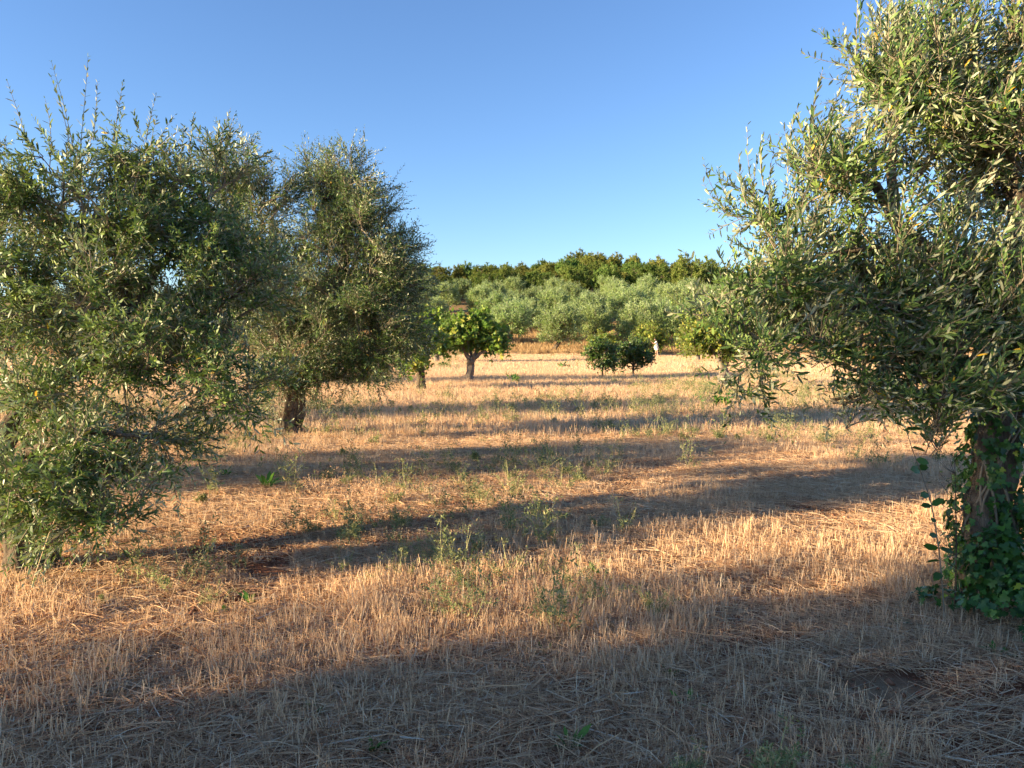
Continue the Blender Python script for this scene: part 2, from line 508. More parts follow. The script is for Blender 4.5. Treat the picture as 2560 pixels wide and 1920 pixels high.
def make_tree(name, label, cat, base, limbs, blobs, seed, n_clusters, twigs, pairs, twig_len, leaf, leaf_len,
              leaf_mat, bark, group=None, up=0.35, wind=(0, 0, 0), bend=(0, 0, -0.15), fruit=0.0, shoots=0, shoot_len=0.7,
              twig_tubes=True, trunk_k=14, trunk_rough=0.12, r_tip=0.0075, shell=0.30, splay=0.75, extra_shoots=(), twig_w=0.0022, jitter=0.35, tint_shift=0.0, split=False):
    """a tree at its base: trunk with limbs > branches > crown of leaf-sized faces.  limbs: list of (points, r0, r1), world coords.
    blobs: (centre, radii, weight) that the crown fills"""
    g = np.random.default_rng(seed)
    base = np.asarray(base, float)
    T = thing(name, label, cat, base, group)
    trunk, branch, leaves, fruits = MB(), MB(), MB(), MB()
    nodes = []
    limb_mbs = []
    for li, (pts, r0, r1) in enumerate(limbs):
        P = smooth_path(np.asarray(pts, float) - base, 14 if trunk_k > 8 else 7)
        P[1:-1] += g.normal(0, 0.012, P[1:-1].shape) * (r0 * 6)
        rad = np.linspace(0, 1, len(P))
        rad = r0 + (r1 - r0) * rad ** 0.8
        if li == 0:
            rad[0] *= 1.35; rad[1] *= 1.12
        mb_ = trunk
        if split and li:
            mb_ = MB(); limb_mbs.append(mb_)
        tube(mb_, P, rad, trunk_k if r0 > 0.05 else 8, trunk_rough if r0 > 0.05 else 0.05, seed + li)
        k0 = 0 if li else len(P) // 2
        nodes += [p for p in P[k0:]]
    w_ = np.array([b[2] for b in blobs], float); w_ /= w_.sum()
    bi = g.choice(len(blobs), n_clusters, p=w_)
    C = np.array([blobs[i][0] for i in bi]) - base
    Rr = np.array([blobs[i][1] for i in bi])
    u = nrm(g.normal(0, 1, (n_clusters, 3)))
    rr = g.uniform(0, 1, n_clusters) ** shell
    P = C + u * Rr * rr[:, None]
    out = nrm(u / Rr + 1e-6) * 0.75 + np.array([0, 0, up]) + g.normal(0, 0.25, P.shape)
    out = nrm(out)
    root = np.mean(nodes, axis=0)
    order = np.argsort(np.linalg.norm(P - root, axis=1))
    nodes = np.array(nodes)
    parent_r = []
    TB, TD, TL = [], [], []
    for i in order:
        p, d = P[i], out[i]
        end_in = p - d * twig_len * 0.7
        dist = np.linalg.norm(nodes - end_in, axis=1)
        j = int(np.argmin(dist + 0.12 * np.linalg.norm(nodes - root, axis=1)))
        q = nodes[j]
        L = np.linalg.norm(p - q)
        mid = (q + end_in) / 2 + np.array([0, 0, 0.12 * L]) + g.normal(0, 0.07 * L, 3)
        path = bez(q, mid, p, 6)
        path = np.concatenate([path, [p + d * twig_len * 0.5]])
        r0 = min(0.028, r_tip * (1 + 2.2 * L))
        tube(branch, path, np.linspace(r0, r_tip * 0.45, len(path)), 5, cap=False)
        nodes = np.concatenate([nodes, path[2:6]])
        k = max(3, int(twigs * g.uniform(0.6, 1.4)))
        s = g.uniform(-0.7, 0.5, k)[:, None] * twig_len
        TB.append(p + d * s + g.normal(0, 0.01, (k, 3)))
        dd = d * 0.85 + nrm(g.normal(0, 1, (k, 3))) * 0.85 + np.array([0, 0, up * 0.4])
        TD.append(nrm(dd)); TL.append(twig_len * g.uniform(0.55, 1.3, k))
    TB, TD, TL = map(np.concatenate, (TB, TD, TL))
    bn = np.tile(np.asarray(bend, float), (len(TB), 1)) * g.uniform(0.2, 1.4, (len(TB), 1)) + np.asarray(wind) * 0.5
    sprigs(g, TB, TD, TL, bn, leaves, branch if twig_tubes else None, leaf, leaf_len, pairs, splay=splay, wind=wind, fruit_mb=fruits if fruit else None, fruit_p=fruit, wr=twig_w, jitter=jitter, tint_shift=tint_shift)
    SB, SD, SL = [], [], []
    if shoots:
        top = P[P[:, 2] > np.quantile(P[:, 2], 0.6)]
        for _ in range(shoots):
            SB.append(top[g.integers(len(top))]); SD.append([g.normal(0, .28), g.normal(0, .28), 1]); SL.append(shoot_len * g.uniform(.6, 1.25))
    for b, d, l in extra_shoots:
        SB.append(np.asarray(b) - base); SD.append(d); SL.append(l)
    if SB:
        SB, SD, SL = np.array(SB), nrm(np.array(SD, float)), np.array(SL)
        SBn = g.normal(0, .12, SD.shape) + np.asarray(wind) * 0.4
        sprigs(g, SB, SD, SL, SBn, leaves, branch, leaf, leaf_len * 0.95, max(8, int(pairs * 1.6)), splay=splay * 0.85, wind=wind, wr=0.003, t0=0.1)
    tr = trunk.obj('trunk', bark, T, smooth=True)
    for m_ in limb_mbs:
        m_.obj('limb', bark, tr, smooth=True)
    branch.obj('branches', M['twig'], T, smooth=True, kind='stuff')
    cr = leaves.obj('crown', leaf_mat, T, kind='stuff')
    if fruits.n:
        fruits.obj('olives', M['olive_fruit'], cr, smooth=True, kind='stuff')
    return T


def B(px, py, d, rx, ry, rd, wt=1.0):
    """a crown lobe given where the photograph shows it, at its own distance d"""
    return (at(px, py, d), np.array([rx * d / FPX, rd, ry * d / FPX]), wt)


# ------------------------------------------------------------------ the ground
def axis(lo, hi, a, b, step, grow):
    v = list(np.arange(a, b, step)); s = step
    x = b
    while x < hi:
        v.append(x); s *= grow; x += s
    v.append(hi)
    s = step; x = a - step
    left = []
    while x > lo:
        left.append(x); s *= grow; x -= s
    left.append(lo)
    return np.array(left[::-1] + v)


gx = axis(-700, 700, -7, 7, 0.13, 1.06)
gy = axis(-300, 900, 0.5, 13, 0.13, 1.05)
X, Y = np.meshgrid(gx, gy)
Z = height(X, Y)
mb = MB()
nx, ny = len(gx), len(gy)
i = np.arange(ny - 1)[:, None] * nx; j = np.arange(nx - 1)[None, :]
mb.add(np.stack([X, Y, Z], -1).reshape(-1, 3), [np.stack([i + j, i + j + 1, i + nx + j + 1, i + nx + j], -1).reshape(-1, 4)])
ground = mb.obj('ground', M['ground'], smooth=True)
ground['kind'] = 'structure'
tag(ground, 'dry reddish stubble field rising to a wooded hill', 'field')

# ------------------------------------------------------------------ ground cover (nobody could count it): tiles of straw scattered with geometry nodes
src = bpy.data.collections.new('cover_tiles')


def ribbons(mb, g, base, d, L, wdt, bend, tint, segs=2):
    n = len(base)
    ts = np.linspace(0, 1, segs + 1)
    P = base[:, None] + (d[:, None] * ts[None, :, None] + bend[:, None] * (ts ** 2)[None, :, None]) * L[:, None, None]
    sd = nrm(np.cross(d, nrm(g.normal(0, 1, (n, 3))))) * wdt[:, None]
    tp = np.where(ts > 0.99, 0.6, 1.0)
    v = np.stack([P - sd[:, None] * tp[None, :, None] * .5, P + sd[:, None] * tp[None, :, None] * .5], 2).reshape(-1, 3)
    k = 2 * (segs + 1)
    f = np.array([[2 * s, 2 * s + 1, 2 * s + 3, 2 * s + 2] for s in range(segs)])
    mb.add(v, [(f[None] + np.arange(n)[:, None, None] * k).reshape(-1, 4)], np.repeat(tint, k))


def straw_tile(name, seed, size, n_up, n_lie, h=(0.04, 0.15), wdt=0.0034, lie=(0.06, 0.3), flow=None, mat='straw', tint_up=0.62, tint_lie=0.5, chaff=0):
    g = np.random.default_rng(seed)
    mb = MB()
    # standing stubble in little tufts
    nt_ = max(1, n_up // 5)
    tuft = g.uniform(-size / 2, size / 2, (nt_, 2))
    sp_ = .009 if size < 1.2 else (.018 if size < 2 else .05)
    c = tuft[g.integers(0, nt_, n_up)] + g.normal(0, sp_, (n_up, 2))
    base = np.column_stack([c, np.full(n_up, -0.01)])
    d = nrm(np.column_stack([g.normal(0, .2, n_up), g.normal(0, .2, n_up), np.ones(n_up)]))
    ribbons(mb, g, base, d, g.uniform(h[0], h[1], n_up) * g.uniform(.6, 1.2, n_up), wdt * g.uniform(.7, 1.4, n_up), g.normal(0, .08, (n_up, 3)),
            np.clip(g.normal(tint_up, .18, n_up), 0, 1), 1)
    # lying straw
    c = g.uniform(-size / 2, size / 2, (n_lie, 2))
    az = g.uniform(0, 6.28, n_lie) if flow is None else g.normal(flow, .75, n_lie)
    tilt = np.abs(g.normal(0, .16, n_lie))
    d = np.column_stack([np.cos(az) * np.cos(tilt), np.sin(az) * np.cos(tilt), np.sin(tilt)])
    L = lie[0] + (lie[1] - lie[0]) * g.uniform(0, 1, n_lie) ** 2.2
    base = np.column_stack([c, g.uniform(0.0, 0.035, n_lie)])
    bend = np.column_stack([g.normal(0, .09, n_lie), g.normal(0, .09, n_lie), -tilt * .8])
    ribbons(mb, g, base, d, L, wdt * np.clip(g.lognormal(-.25, .4, n_lie), .4, 2.2), bend, np.clip(g.normal(tint_lie, .27, n_lie), 0, 1), 2)
    if chaff:
        az = g.uniform(0, 6.28, chaff)
        d = nrm(np.column_stack([np.cos(az), np.sin(az), g.normal(.1, .25, chaff)]))
        ribbons(mb, g, np.column_stack([g.uniform(-size / 2, size / 2, (chaff, 2)), g.uniform(.002, .02, chaff)]), d, g.uniform(.01, .05, chaff), wdt * g.uniform(.8, 2.2, chaff), g.normal(0, .2, (chaff, 3)), np.clip(g.normal(.36, .28, chaff), 0, 1), 1)
    o = bpy.data.objects.new(name, mb.mesh(name, M[mat]))
    return o


def weed_tile(name, seed, h, stems, leaf, mat='weed_leaf'):
    g = np.random.default_rng(seed)
    mb = MB()
    n = stems
    base = np.column_stack([g.normal(0, h * .12, n), g.normal(0, h * .12, n), np.full(n, -.01)])
    d = nrm(np.column_stack([g.normal(0, .45, n), g.normal(0, .45, n), np.ones(n)]))
    L = h * g.uniform(.5, 1.1, n)
    bend = g.normal(0, .15, (n, 3))
    ribbons(mb, g, base, d, L, np.full(n, .003), bend, np.full(n, .8), 3)
    # side twigs with small leaves
    k = 7
    t = g.uniform(.25, 1, (n, k))
    P = (base[:, None] + (d[:, None] * t[..., None] + bend[:, None] * (t ** 2)[..., None]) * L[:, None, None]).reshape(-1, 3)
    dd = nrm(np.repeat(d, k, 0) + g.normal(0, .8, (n * k, 3)))
    sprigs(g, P, dd, h * g.uniform(.12, .3, n * k), g.normal(0, .1, P.shape), mb, None, 'rhomb', leaf, 4, splay=.9)
    return bpy.data.objects.new(name, mb.mesh(name, M[mat]))


def cover_group(name, objs):
    c = bpy.data.collections.new(name)
    for k, o in enumerate(objs):
        o.name = '%s_%02d' % (name, k)
        c.objects.link(o)
    return c


def scatter(name, label, pts, coll, scl, idx_n, tilt=0.012, cat='dry grass', zscale=None, rotz=None):
    g = np.random.default_rng(len(pts))
    n = len(pts)
    me = bpy.data.meshes.new(name)
    me.vertices.add(n)
    me.vertices.foreach_set('co', pts.astype(np.float32).ravel())
    rz = g.uniform(0, 6.28, n) if rotz is None else rotz
    rot = np.column_stack([g.normal(0, tilt, n), g.normal(0, tilt, n), rz]).astype(np.float32)
    sc3 = np.column_stack([scl, scl, scl * (1 if zscale is None else zscale)]).astype(np.float32)
    a = me.attributes.new('rot', 'FLOAT_VECTOR', 'POINT'); a.data.foreach_set('vector', rot.ravel())
    a = me.attributes.new('scl', 'FLOAT_VECTOR', 'POINT'); a.data.foreach_set('vector', sc3.ravel())
    a = me.attributes.new('pick', 'INT', 'POINT'); a.data.foreach_set('value', idx_n.astype(np.int32))
    me.update()
    o = link(name, me, None, 'stuff')
    tag(o, label, cat)
    t = bpy.data.node_groups.new(name + '_scatter', 'GeometryNodeTree')
    t.interface.new_socket('Geometry', in_out='INPUT', socket_type='NodeSocketGeometry')
    t.interface.new_socket('Geometry', in_out='OUTPUT', socket_type='NodeSocketGeometry')
    gi = t.nodes.new('NodeGroupInput'); go = t.nodes.new('NodeGroupOutput')
    ci = t.nodes.new('GeometryNodeCollectionInfo')
    ci.inputs['Collection'].default_value = coll
    ci.inputs['Separate Children'].default_value = True
    ci.inputs['Reset Children'].default_value = True
    ip = t.nodes.new('GeometryNodeInstanceOnPoints')
    ip.inputs['Pick Instance'].default_value = True

    def attr(nm, ty):
        q = t.nodes.new('GeometryNodeInputNamedAttribute'); q.data_type = ty; q.inputs['Name'].default_value = nm
        return q.outputs['Attribute']
    t.links.new(gi.outputs[0], ip.inputs['Points'])
    t.links.new(ci.outputs[0], ip.inputs['Instance'])
    t.links.new(attr('pick', 'INT'), ip.inputs['Instance Index'])
    t.links.new(attr('rot', 'FLOAT_VECTOR'), ip.inputs['Rotation'])
    t.links.new(attr('scl', 'FLOAT_VECTOR'), ip.inputs['Scale'])
    t.links.new(ip.outputs[0], go.inputs[0])
    md = o.modifiers.new('scatter', 'NODES')
    md.node_group = t
    return o


def wedge(y0, y1, step, g, side=0.78, margin=2.0, jit=0.4):
    out = []
    y = y0
    while y < y1:
        hw = side * y + margin
        xs = np.arange(-hw, hw, step)
        out.append(np.column_stack([xs + g.uniform(-jit, jit, len(xs)) * step, np.full(len(xs), y) + g.uniform(-jit, jit, len(xs)) * step]))
        y += step
    p = np.concatenate(out)
    return np.column_stack([p, height(p[:, 0], p[:, 1]) + .012])


def patchy(p, f, seed):
    g = np.random.default_rng(seed)
    s = 0
    for q in range(6):
        a = g.uniform(0, 6.28); fr = f * g.uniform(.5, 2.0)
        s = s + np.sin((p[:, 0] * math.cos(a) + p[:, 1] * math.sin(a)) * fr + g.uniform(0, 6.28))
    return s / 2.4


g = np.random.default_rng(3)
near = cover_group('near_tile', [
    straw_tile('a', 11, 1.15, 1300, 2600, (.03, .10), chaff=1500), straw_tile('b', 12, 1.15, 2000, 2100, (.05, .14), chaff=1500),
    straw_tile('c', 13, 1.15, 900, 2900, (.03, .09), tint_lie=.42, chaff=1500), straw_tile('d', 14, 1.15, 500, 3600, (.04, .1), lie=(.05, .36), flow=0.3, tint_lie=.55, chaff=1500),
    straw_tile('e', 15, 1.15, 700, 3400, (.03, .11), lie=(.03, .28), flow=None, tint_lie=.47, chaff=1500),
    straw_tile('f', 16, 1.15, 350, 1300, (.03, .09), lie=(.03, .2), tint_lie=.38, chaff=2600)])
p = np.concatenate([wedge(1.2, 13.5, .92, g, jit=.3), wedge(1.6, 5.2, 1.15, g, jit=.45)])
bare = patchy(p, 1.6, 5)
up = patchy(p, .9, 9)
pick = np.where(up > 0.35, g.integers(0, 2, len(p)), g.integers(0, 3, len(p)))
mat_zone = (p[:, 1] < 3.9 + .25 * p[:, 0]) | (up < -0.45)
pick = np.where(mat_zone & (g.uniform(0, 1, len(p)) < .8), np.where((p[:, 0] > 1.5) & (p[:, 1] < 3.8), 3, 4), pick)
pick = np.where((bare < -.85) & (p[:, 1] > 4.0), 5, pick)
rz = np.where(pick == 3, g.normal(-0.5, .5, len(p)), g.uniform(0, 6.28, len(p)))
scatter('stubble', 'pale golden cut straw and stubble covering the red soil close by', p, near, g.uniform(.9, 1.15, len(p)), pick, tilt=.012, cat='stubble', rotz=rz)


def clod_tile(name, seed, size, n):
    gg = np.random.default_rng(seed)
    mb = MB()
    for q in range(n):
        r_ = gg.uniform(.004, .012) * (1 if q % 9 else 2.0)
        v = OCT * np.array([r_, r_ * gg.uniform(.7, 1.2), r_ * .75]) * gg.uniform(.7, 1.3, (6, 1))
        a = gg.uniform(0, 6.28); c_, s_ = math.cos(a), math.sin(a)
        v = np.column_stack([v[:, 0] * c_ - v[:, 1] * s_, v[:, 0] * s_ + v[:, 1] * c_, v[:, 2] + r_ * .3]) + [*gg.uniform(-size / 2, size / 2, 2), 0]
        mb.add(v, OCTF, .5)
    return bpy.data.objects.new(name, mb.mesh(name, M['clod'], smooth=False))


clods = cover_group('clod_tile', [clod_tile('a', 45, 1.2, 900), clod_tile('b', 46, 1.2, 800)])
pc = wedge(1.4, 9.5, 1.1, g, margin=1.2)
scatter('soil_clods', 'crumbled red-brown soil clods among the straw close by', pc, clods, g.uniform(.9, 1.2, len(pc)), g.integers(0, 2, len(pc)), cat='soil')
mid = cover_group('mid_tile', [
    straw_tile('a', 21, 1.3, 700, 620, (.07, .19), .0055, (.1, .35)), straw_tile('b', 22, 1.3, 850, 500, (.07, .21), .0055, (.1, .35)),
    straw_tile('c', 23, 1.3, 560, 700, (.06, .16), .0055, (.1, .35), tint_lie=.44)])
p = wedge(13.2, 34, .9, g, margin=3)
scatter('stubble', 'straw stubble in the middle of the field before the fig trees', p, mid, g.uniform(.9, 1.2, len(p)), g.integers(0, 3, len(p)), cat='stubble')
farc = cover_group('far_tile', [straw_tile('a', 31, 3.2, 1500, 900, (.08, .2), .013, (.1, .4), tint_up=.66), straw_tile('b', 32, 3.2, 1500, 900, (.08, .22), .013, (.1, .4), tint_up=.58)])
p = wedge(34, 75, 2.3, g, margin=4)
scatter('stubble', 'pale stubble at the far end of the field by the grove', p, farc, g.uniform(.9, 1.2, len(p)), g.integers(0, 2, len(p)), cat='stubble')
bank = cover_group('bank_tile', [straw_tile('a', 41, 3.0, 900, 250, (.25, .75), .02, (.2, .6), mat='red_grass', tint_up=.5), straw_tile('b', 42, 3.0, 900, 250, (.2, .6), .02, (.2, .6), mat='red_grass', tint_up=.65)])
pp = []
for yy in np.arange(76, 100, 1.8):
    xs = np.arange(-50, 62, 2.0)
    pp.append(np.column_stack([xs + g.uniform(-.9, .9, len(xs)), yy + g.uniform(-.8, .8, len(xs))]))
p = np.concatenate(pp); p = np.column_stack([p, height(p[:, 0], p[:, 1])])
scatter('tall_dry_grass', 'tall rusty dry grass on the bank under the far olive grove', p, bank, g.uniform(.8, 1.25, len(p)), g.integers(0, 2, len(p)))

weeds = cover_group('weed_tile', [weed_tile('a', 51, .26, 7, .022), weed_tile('b', 52, .2, 9, .018), weed_tile('c', 53, .34, 6, .026), weed_tile('d', 54, .16, 10, .02), weed_tile('e', 55, .42, 4, .016, 'straw'), weed_tile('f', 56, .13, 10, .026), weed_tile('g', 57, .3, 8, .02, 'straw')])
p = np.concatenate([wedge(2.6, 34, .34, g, margin=1.5, jit=.5), wedge(34, 72, .8, g, margin=1.5, jit=.5)])
f = patchy(p, .55, 21) + .5 * patchy(p, 2.1, 22)
dens = np.clip((f - .35) * .55, 0, .8)
band = np.exp(-((p[:, 1] - 17.5 - .12 * p[:, 0]) / 2.6) ** 2) * .7
clump = 0
for cx_, cy_, rx_, ry_, a_ in ((-.6, 8.0, 1.5, 1.8, .85), (-.5, 5.3, .6, .7, .8), (-1.4, 6.3, .7, .6, .8), (.4, 9.6, 1.0, .8, .8), (.7, 6.6, .7, .5, .6), (-2.2, 4.9, .5, .4, .7), (.2, 4.6, .4, .4, .5)):
    clump = clump + a_ * np.exp(-(((p[:, 0] - cx_) / rx_) ** 2 + ((p[:, 1] - cy_) / ry_) ** 2))
near_fade = np.clip((p[:, 1] - 2.5) / 3.0, .25, 1)
stub_right = np.where((p[:, 0] > 1.0) & (p[:, 1] < 9), .12, 1)
pr = (dens * 1.5 * near_fade + band + clump) * stub_right
k = g.uniform(0, 1, len(p)) < pr
p = p[k]
scatter('weeds', 'low grey-green dry weeds scattered in the stubble', p, weeds, g.uniform(.6, 1.35, len(p)) * (1 + .012 * p[:, 1]), np.where(patchy(p, 1.3, 33) > .5, g.integers(4, 7, len(p)), g.integers(0, 4, len(p))), cat='weeds')

# ------------------------------------------------------------------ the near olive tree on the left
b0 = at(45, 1432, 5.25); b0[2] = hz(b0[0], b0[1]) - .05
fork = at(-40, 1180, 5.6)
limbs = [
    ([b0, at(25, 1330, 5.35), at(-15, 1230, 5.5), fork, at(-60, 1050, 5.8)], .11, .095),
    ([fork, at(60, 1010, 5.9), at(240, 880, 6.1), at(330, 780, 6.2), at(300, 640, 6.3), at(255, 520, 6.3)], .085, .022),
    ([at(240, 880, 6.1), at(420, 830, 6.2), at(560, 760, 6.3), at(660, 700, 6.4)], .04, .014),
    ([at(-60, 1050, 5.8), at(-90, 900, 6.1), at(-60, 700, 6.4), at(40, 520, 6.5)], .09, .022),
    ([fork, at(90, 1120, 5.4), at(210, 1080, 5.3), at(330, 1090, 5.3)], .045, .014),
    ([at(330, 780, 6.2), at(430, 640, 6.5), at(500, 500, 6.7)], .035, .014),
]
b1 = at(112, 1405, 5.35); b1[2] = hz(b1[0], b1[1]) - .04
limbs.append(([b1, at(118, 1300, 5.4), at(95, 1200, 5.5), at(60, 1080, 5.7)], .055, .04))
blobs = [B(250, 520, 6.3, 190, 130, .6, 1.0), B(90, 690, 6.2, 200, 170, .7, 1.1), B(430, 650, 6.4, 190, 190, .65, 1.25), B(250, 760, 5.9, 220, 130, .6, 1.1),
         B(610, 760, 6.4, 100, 170, .5, .75), B(480, 900, 6.0, 170, 120, .5, .9), B(200, 960, 5.7, 190, 110, .5, .7), B(330, 1080, 5.4, 170, 90, .4, .65),
         B(150, 1180, 5.1, 100, 110, .35, .7), B(260, 1290, 5.0, 110, 50, .3, .3), B(60, 1230, 4.95, 60, 90, .2, .35), B(-90, 650, 6.4, 180, 250, .8, 1.1), B(600, 1000, 5.8, 70, 50, .3, .2), B(330, 400, 6.5, 120, 60, .4, .45), B(560, 540, 6.7, 110, 120, .5, .8), B(150, 480, 6.3, 130, 90, .5, .6)]
ex = [(at(205, 420, 6.2), (-.1, 0, 1), .75), (at(215, 400, 6.2), (.08, 0.1, 1), .8), (at(195, 420, 6.25), (-.02, 0, 1), .7), (at(120, 450, 6.2), (-.35, 0, 1), .75), (at(140, 430, 6.2), (.2, 0, 1), .55),
      (at(110, 540, 6.1), (-.45, 0, 1), .55), (at(60, 560, 6.1), (-.35, 0, 1), .5), (at(40, 600, 6.1), (-.6, 0, .9), .45), (at(480, 430, 6.4), (.15, 0, 1), .4), (at(570, 430, 6.5), (.25, 0, 1), .4),
      (at(250, 360, 6.2), (.15, 0, 1), .45), (at(300, 360, 6.3), (.2, 0, 1), .4), (at(380, 360, 6.4), (.2, 0, 1), .35)]
make_tree('olive_tree', 'near olive tree with low drooping silvery branches and gnarled trunk at the frame edge', 'olive tree', b0, limbs, blobs, 101,
          215, 20, 9, .35, 'olive', .066, M['olive_leaf'], M['olive_bark'], up=.2, fruit=.16, shoots=22, shoot_len=.42, bend=(.06, 0, -.12), trunk_rough=.22, extra_shoots=ex, split=True)

# ------------------------------------------------------------------ the tall olive tree behind it
c0 = at(715, 1082, 12.9); c0[2] = hz(c0[0], c0[1]) - .06
cf = at(722, 985, 12.8)
limbs = [([c0, at(712, 1040, 12.9), at(720, 1000, 12.85), cf, at(715, 900, 12.7)], .23, .17),
         ([cf, at(780, 880, 12.7), at(850, 740, 12.6), at(880, 600, 12.6), at(875, 480, 12.6)], .14, .03),
         ([at(715, 900, 12.7), at(680, 780, 12.6), at(620, 640, 12.5), at(590, 500, 12.5)], .14, .03),
         ([at(850, 740, 12.6), at(930, 700, 12.4), at(980, 650, 12.4)], .06, .02),
         ([at(715, 900, 12.7), at(740, 760, 13.3), at(760, 620, 13.5)], .1, .025)]
blobs = [B(575, 450, 12.4, 85, 80, .8, .8), B(660, 540, 12.4, 100, 110, 1.0, 1.1), B(610, 680, 12.2, 110, 150, 1.1, 1.2), B(890, 590, 12.4, 140, 80, 1.0, 1.0), B(880, 500, 12.5, 105, 85, .9, 1.1), B(800, 470, 12.6, 60, 60, .6, .4), B(885, 680, 12.2, 140, 110, 1.1, 1.3), B(905, 800, 12.2, 130, 100, 1.0, 1.3),
         B(740, 700, 12.6, 80, 140, 1.2, 1.0), B(720, 870, 12.0, 130, 80, .8, .8), B(950, 890, 12.3, 70, 60, .6, .5), B(840, 945, 12.1, 100, 32, .5, .5), B(710, 960, 11.9, 80, 32, .4, .4), B(1000, 640, 12.5, 40, 70, .6, .3), B(985, 740, 12.6, 60, 120, .8, .9), B(1015, 870, 12.6, 35, 70, .4, .35)]
make_tree('olive_tree', 'tall dense dark olive tree with two rounded tops and stout short trunk', 'olive tree', c0, limbs, blobs, 102,
          520, 20, 8, .40, 'olive', .064, M['olive_leaf'], M['olive_bark'], up=.35, fruit=0, shoots=60, shoot_len=.5, tint_shift=-.14, bend=(.05, 0, -.1), trunk_rough=.25, split=True)

# ------------------------------------------------------------------ the wind-blown olive tree on the right
e0 = at(2480, 1480, 4.75); e0[2] = hz(e0[0], e0[1]) - .06
ef = at(2525, 880, 4.9)
limbs = [([e0, at(2478, 1300, 4.8), at(2490, 1130, 4.85), at(2515, 1000, 4.9), ef, at(2530, 780, 4.9)], .17, .115),
         ([ef, at(2480, 760, 4.8), at(2390, 680, 4.75), at(2265, 600, 4.7), at(2205, 520, 4.7), at(2150, 430, 4.7), at(2080, 408, 4.7), at(2010, 430, 4.7)], .085, .016),
         ([at(2230, 560, 4.7), at(2215, 450, 4.75), at(2220, 350, 4.8), at(2250, 220, 4.9)], .04, .014),
         ([at(2530, 780, 4.9), at(2540, 560, 5.0), at(2480, 350, 5.1), at(2450, 180, 5.1)], .09, .02),
         ([at(2480, 800, 4.8), at(2330, 770, 4.6), at(2150, 765, 4.5), at(1990, 790, 4.5), at(1900, 850, 4.5)], .04, .011),
         ([at(2500, 940, 4.85), at(2350, 930, 4.6), at(2200, 980, 4.5), at(2080, 1000, 4.5)], .035, .01),
         ([at(2330, 640, 4.75), at(2180, 620, 4.6), at(2050, 640, 4.6), at(1930, 680, 4.6)], .025, .009)]
blobs = [B(2430, 170, 5.0, 190, 150, .6, 1.5), B(2260, 230, 4.9, 110, 120, .5, .8), B(2600, 350, 5.0, 180, 250, .7, 1.3), B(2110, 480, 4.7, 130, 60, .4, .5), B(1925, 520, 4.7, 80, 70, .35, .55), B(2500, 400, 4.9, 130, 150, .5, .8), B(2340, 360, 4.9, 100, 90, .4, .5),
         B(1985, 680, 4.6, 130, 90, .45, .9), B(2230, 700, 4.6, 170, 110, .5, 1.0), B(2420, 760, 4.5, 150, 150, .5, 1.1), B(2130, 860, 4.5, 160, 80, .45, .9), B(1885, 850, 4.5, 80, 80, .35, .55),
         B(2320, 940, 4.4, 190, 80, .4, .9), B(2080, 990, 4.5, 110, 45, .35, .4), B(2300, 1050, 4.4, 150, 30, .3, .3), B(2380, 480, 5.0, 130, 120, .5, .6), B(2550, 850, 4.3, 90, 150, .3, .5)]
ex = [(at(2060, 330, 4.7), (.1, 0, 1), .35), (at(2010, 400, 4.7), (-.05, 0, 1), .5), (at(1960, 440, 4.7), (-.1, 0, 1), .4), (at(1900, 470, 4.7), (-.2, 0, .9), .3), (at(1860, 520, 4.7), (-.3, 0, .8), .3),
      (at(2120, 200, 4.8), (.0, 0, 1), .4), (at(2160, 150, 4.8), (.05, 0, 1), .4), (at(1900, 640, 4.6), (-.8, 0, .3), .3), (at(1880, 900, 4.5), (-.8, 0, -.2), .35), (at(1900, 960, 4.5), (-.6, 0, -.5), .3)]
make_tree('olive_tree', 'large wind-blown olive tree with ivy-covered trunk and leaning pale limb', 'olive tree', e0, limbs, blobs, 103,
          215, 20, 9, .35, 'olive', .062, M['olive_leaf'], M['olive_bark'], up=.45, wind=(.30, .03, .24), fruit=.2, shoots=60, shoot_len=.5, tint_shift=-.06, bend=(.08, 0, -.04), trunk_rough=.16, extra_shoots=ex, split=True)


# ------------------------------------------------------------------ olives beside the frame that throw the long shadows, and the ones behind
def spare_olive(label, x, y, h, r, seed, nclu=170, tall=1.0):
    b = np.array([x, y, hz(x, y) - .05])
    k = h / 4.5
    lim = [([b, b + [.05, 0, .6 * k], b + [.0, .05, 1.2 * k]], .2 * k, .15 * k),
           ([b + [0, .05, 1.2 * k], b + [.5 * r, .1, 2.1 * k], b + [.6 * r, .1, 3.2 * k]], .09, .025),
           ([b + [0, .05, 1.2 * k], b + [-.5 * r, -.2, 2.1 * k], b + [-.6 * r, -.2, 3.1 * k]], .09, .025),
           ([b + [0, .05, 1.2 * k], b + [.1, .5 * r, 2.2 * k], b + [.1, .6 * r, 3.3 * k]], .08, .025)]
    bl = [(b + [0, 0, h * .62], np.array([r * .7, r * .7, h * .24]), 1.4), (b + [.45 * r, -.1 * r, h * .45], np.array([r * .5, r * .5, h * .2]), .8),
          (b + [-.45 * r, .1 * r, h * .45], np.array([r * .5, r * .5, h * .2]), .8), (b + [0, .4 * r, h * .5], np.array([r * .5, r * .5, h * .22]), .8), (b + [0, -.4 * r, h * .5], np.array([r * .5, r * .5, h * .22]), .8)]
    return make_tree('olive_tree', label, 'olive tree', b, lim, bl, seed, nclu, 16, 7, .42, 'rhomb', .085, M['olive_leaf'], M['olive_bark'], up=.3, shoots=20, bend=(.05, 0, -.1), trunk_rough=.2)


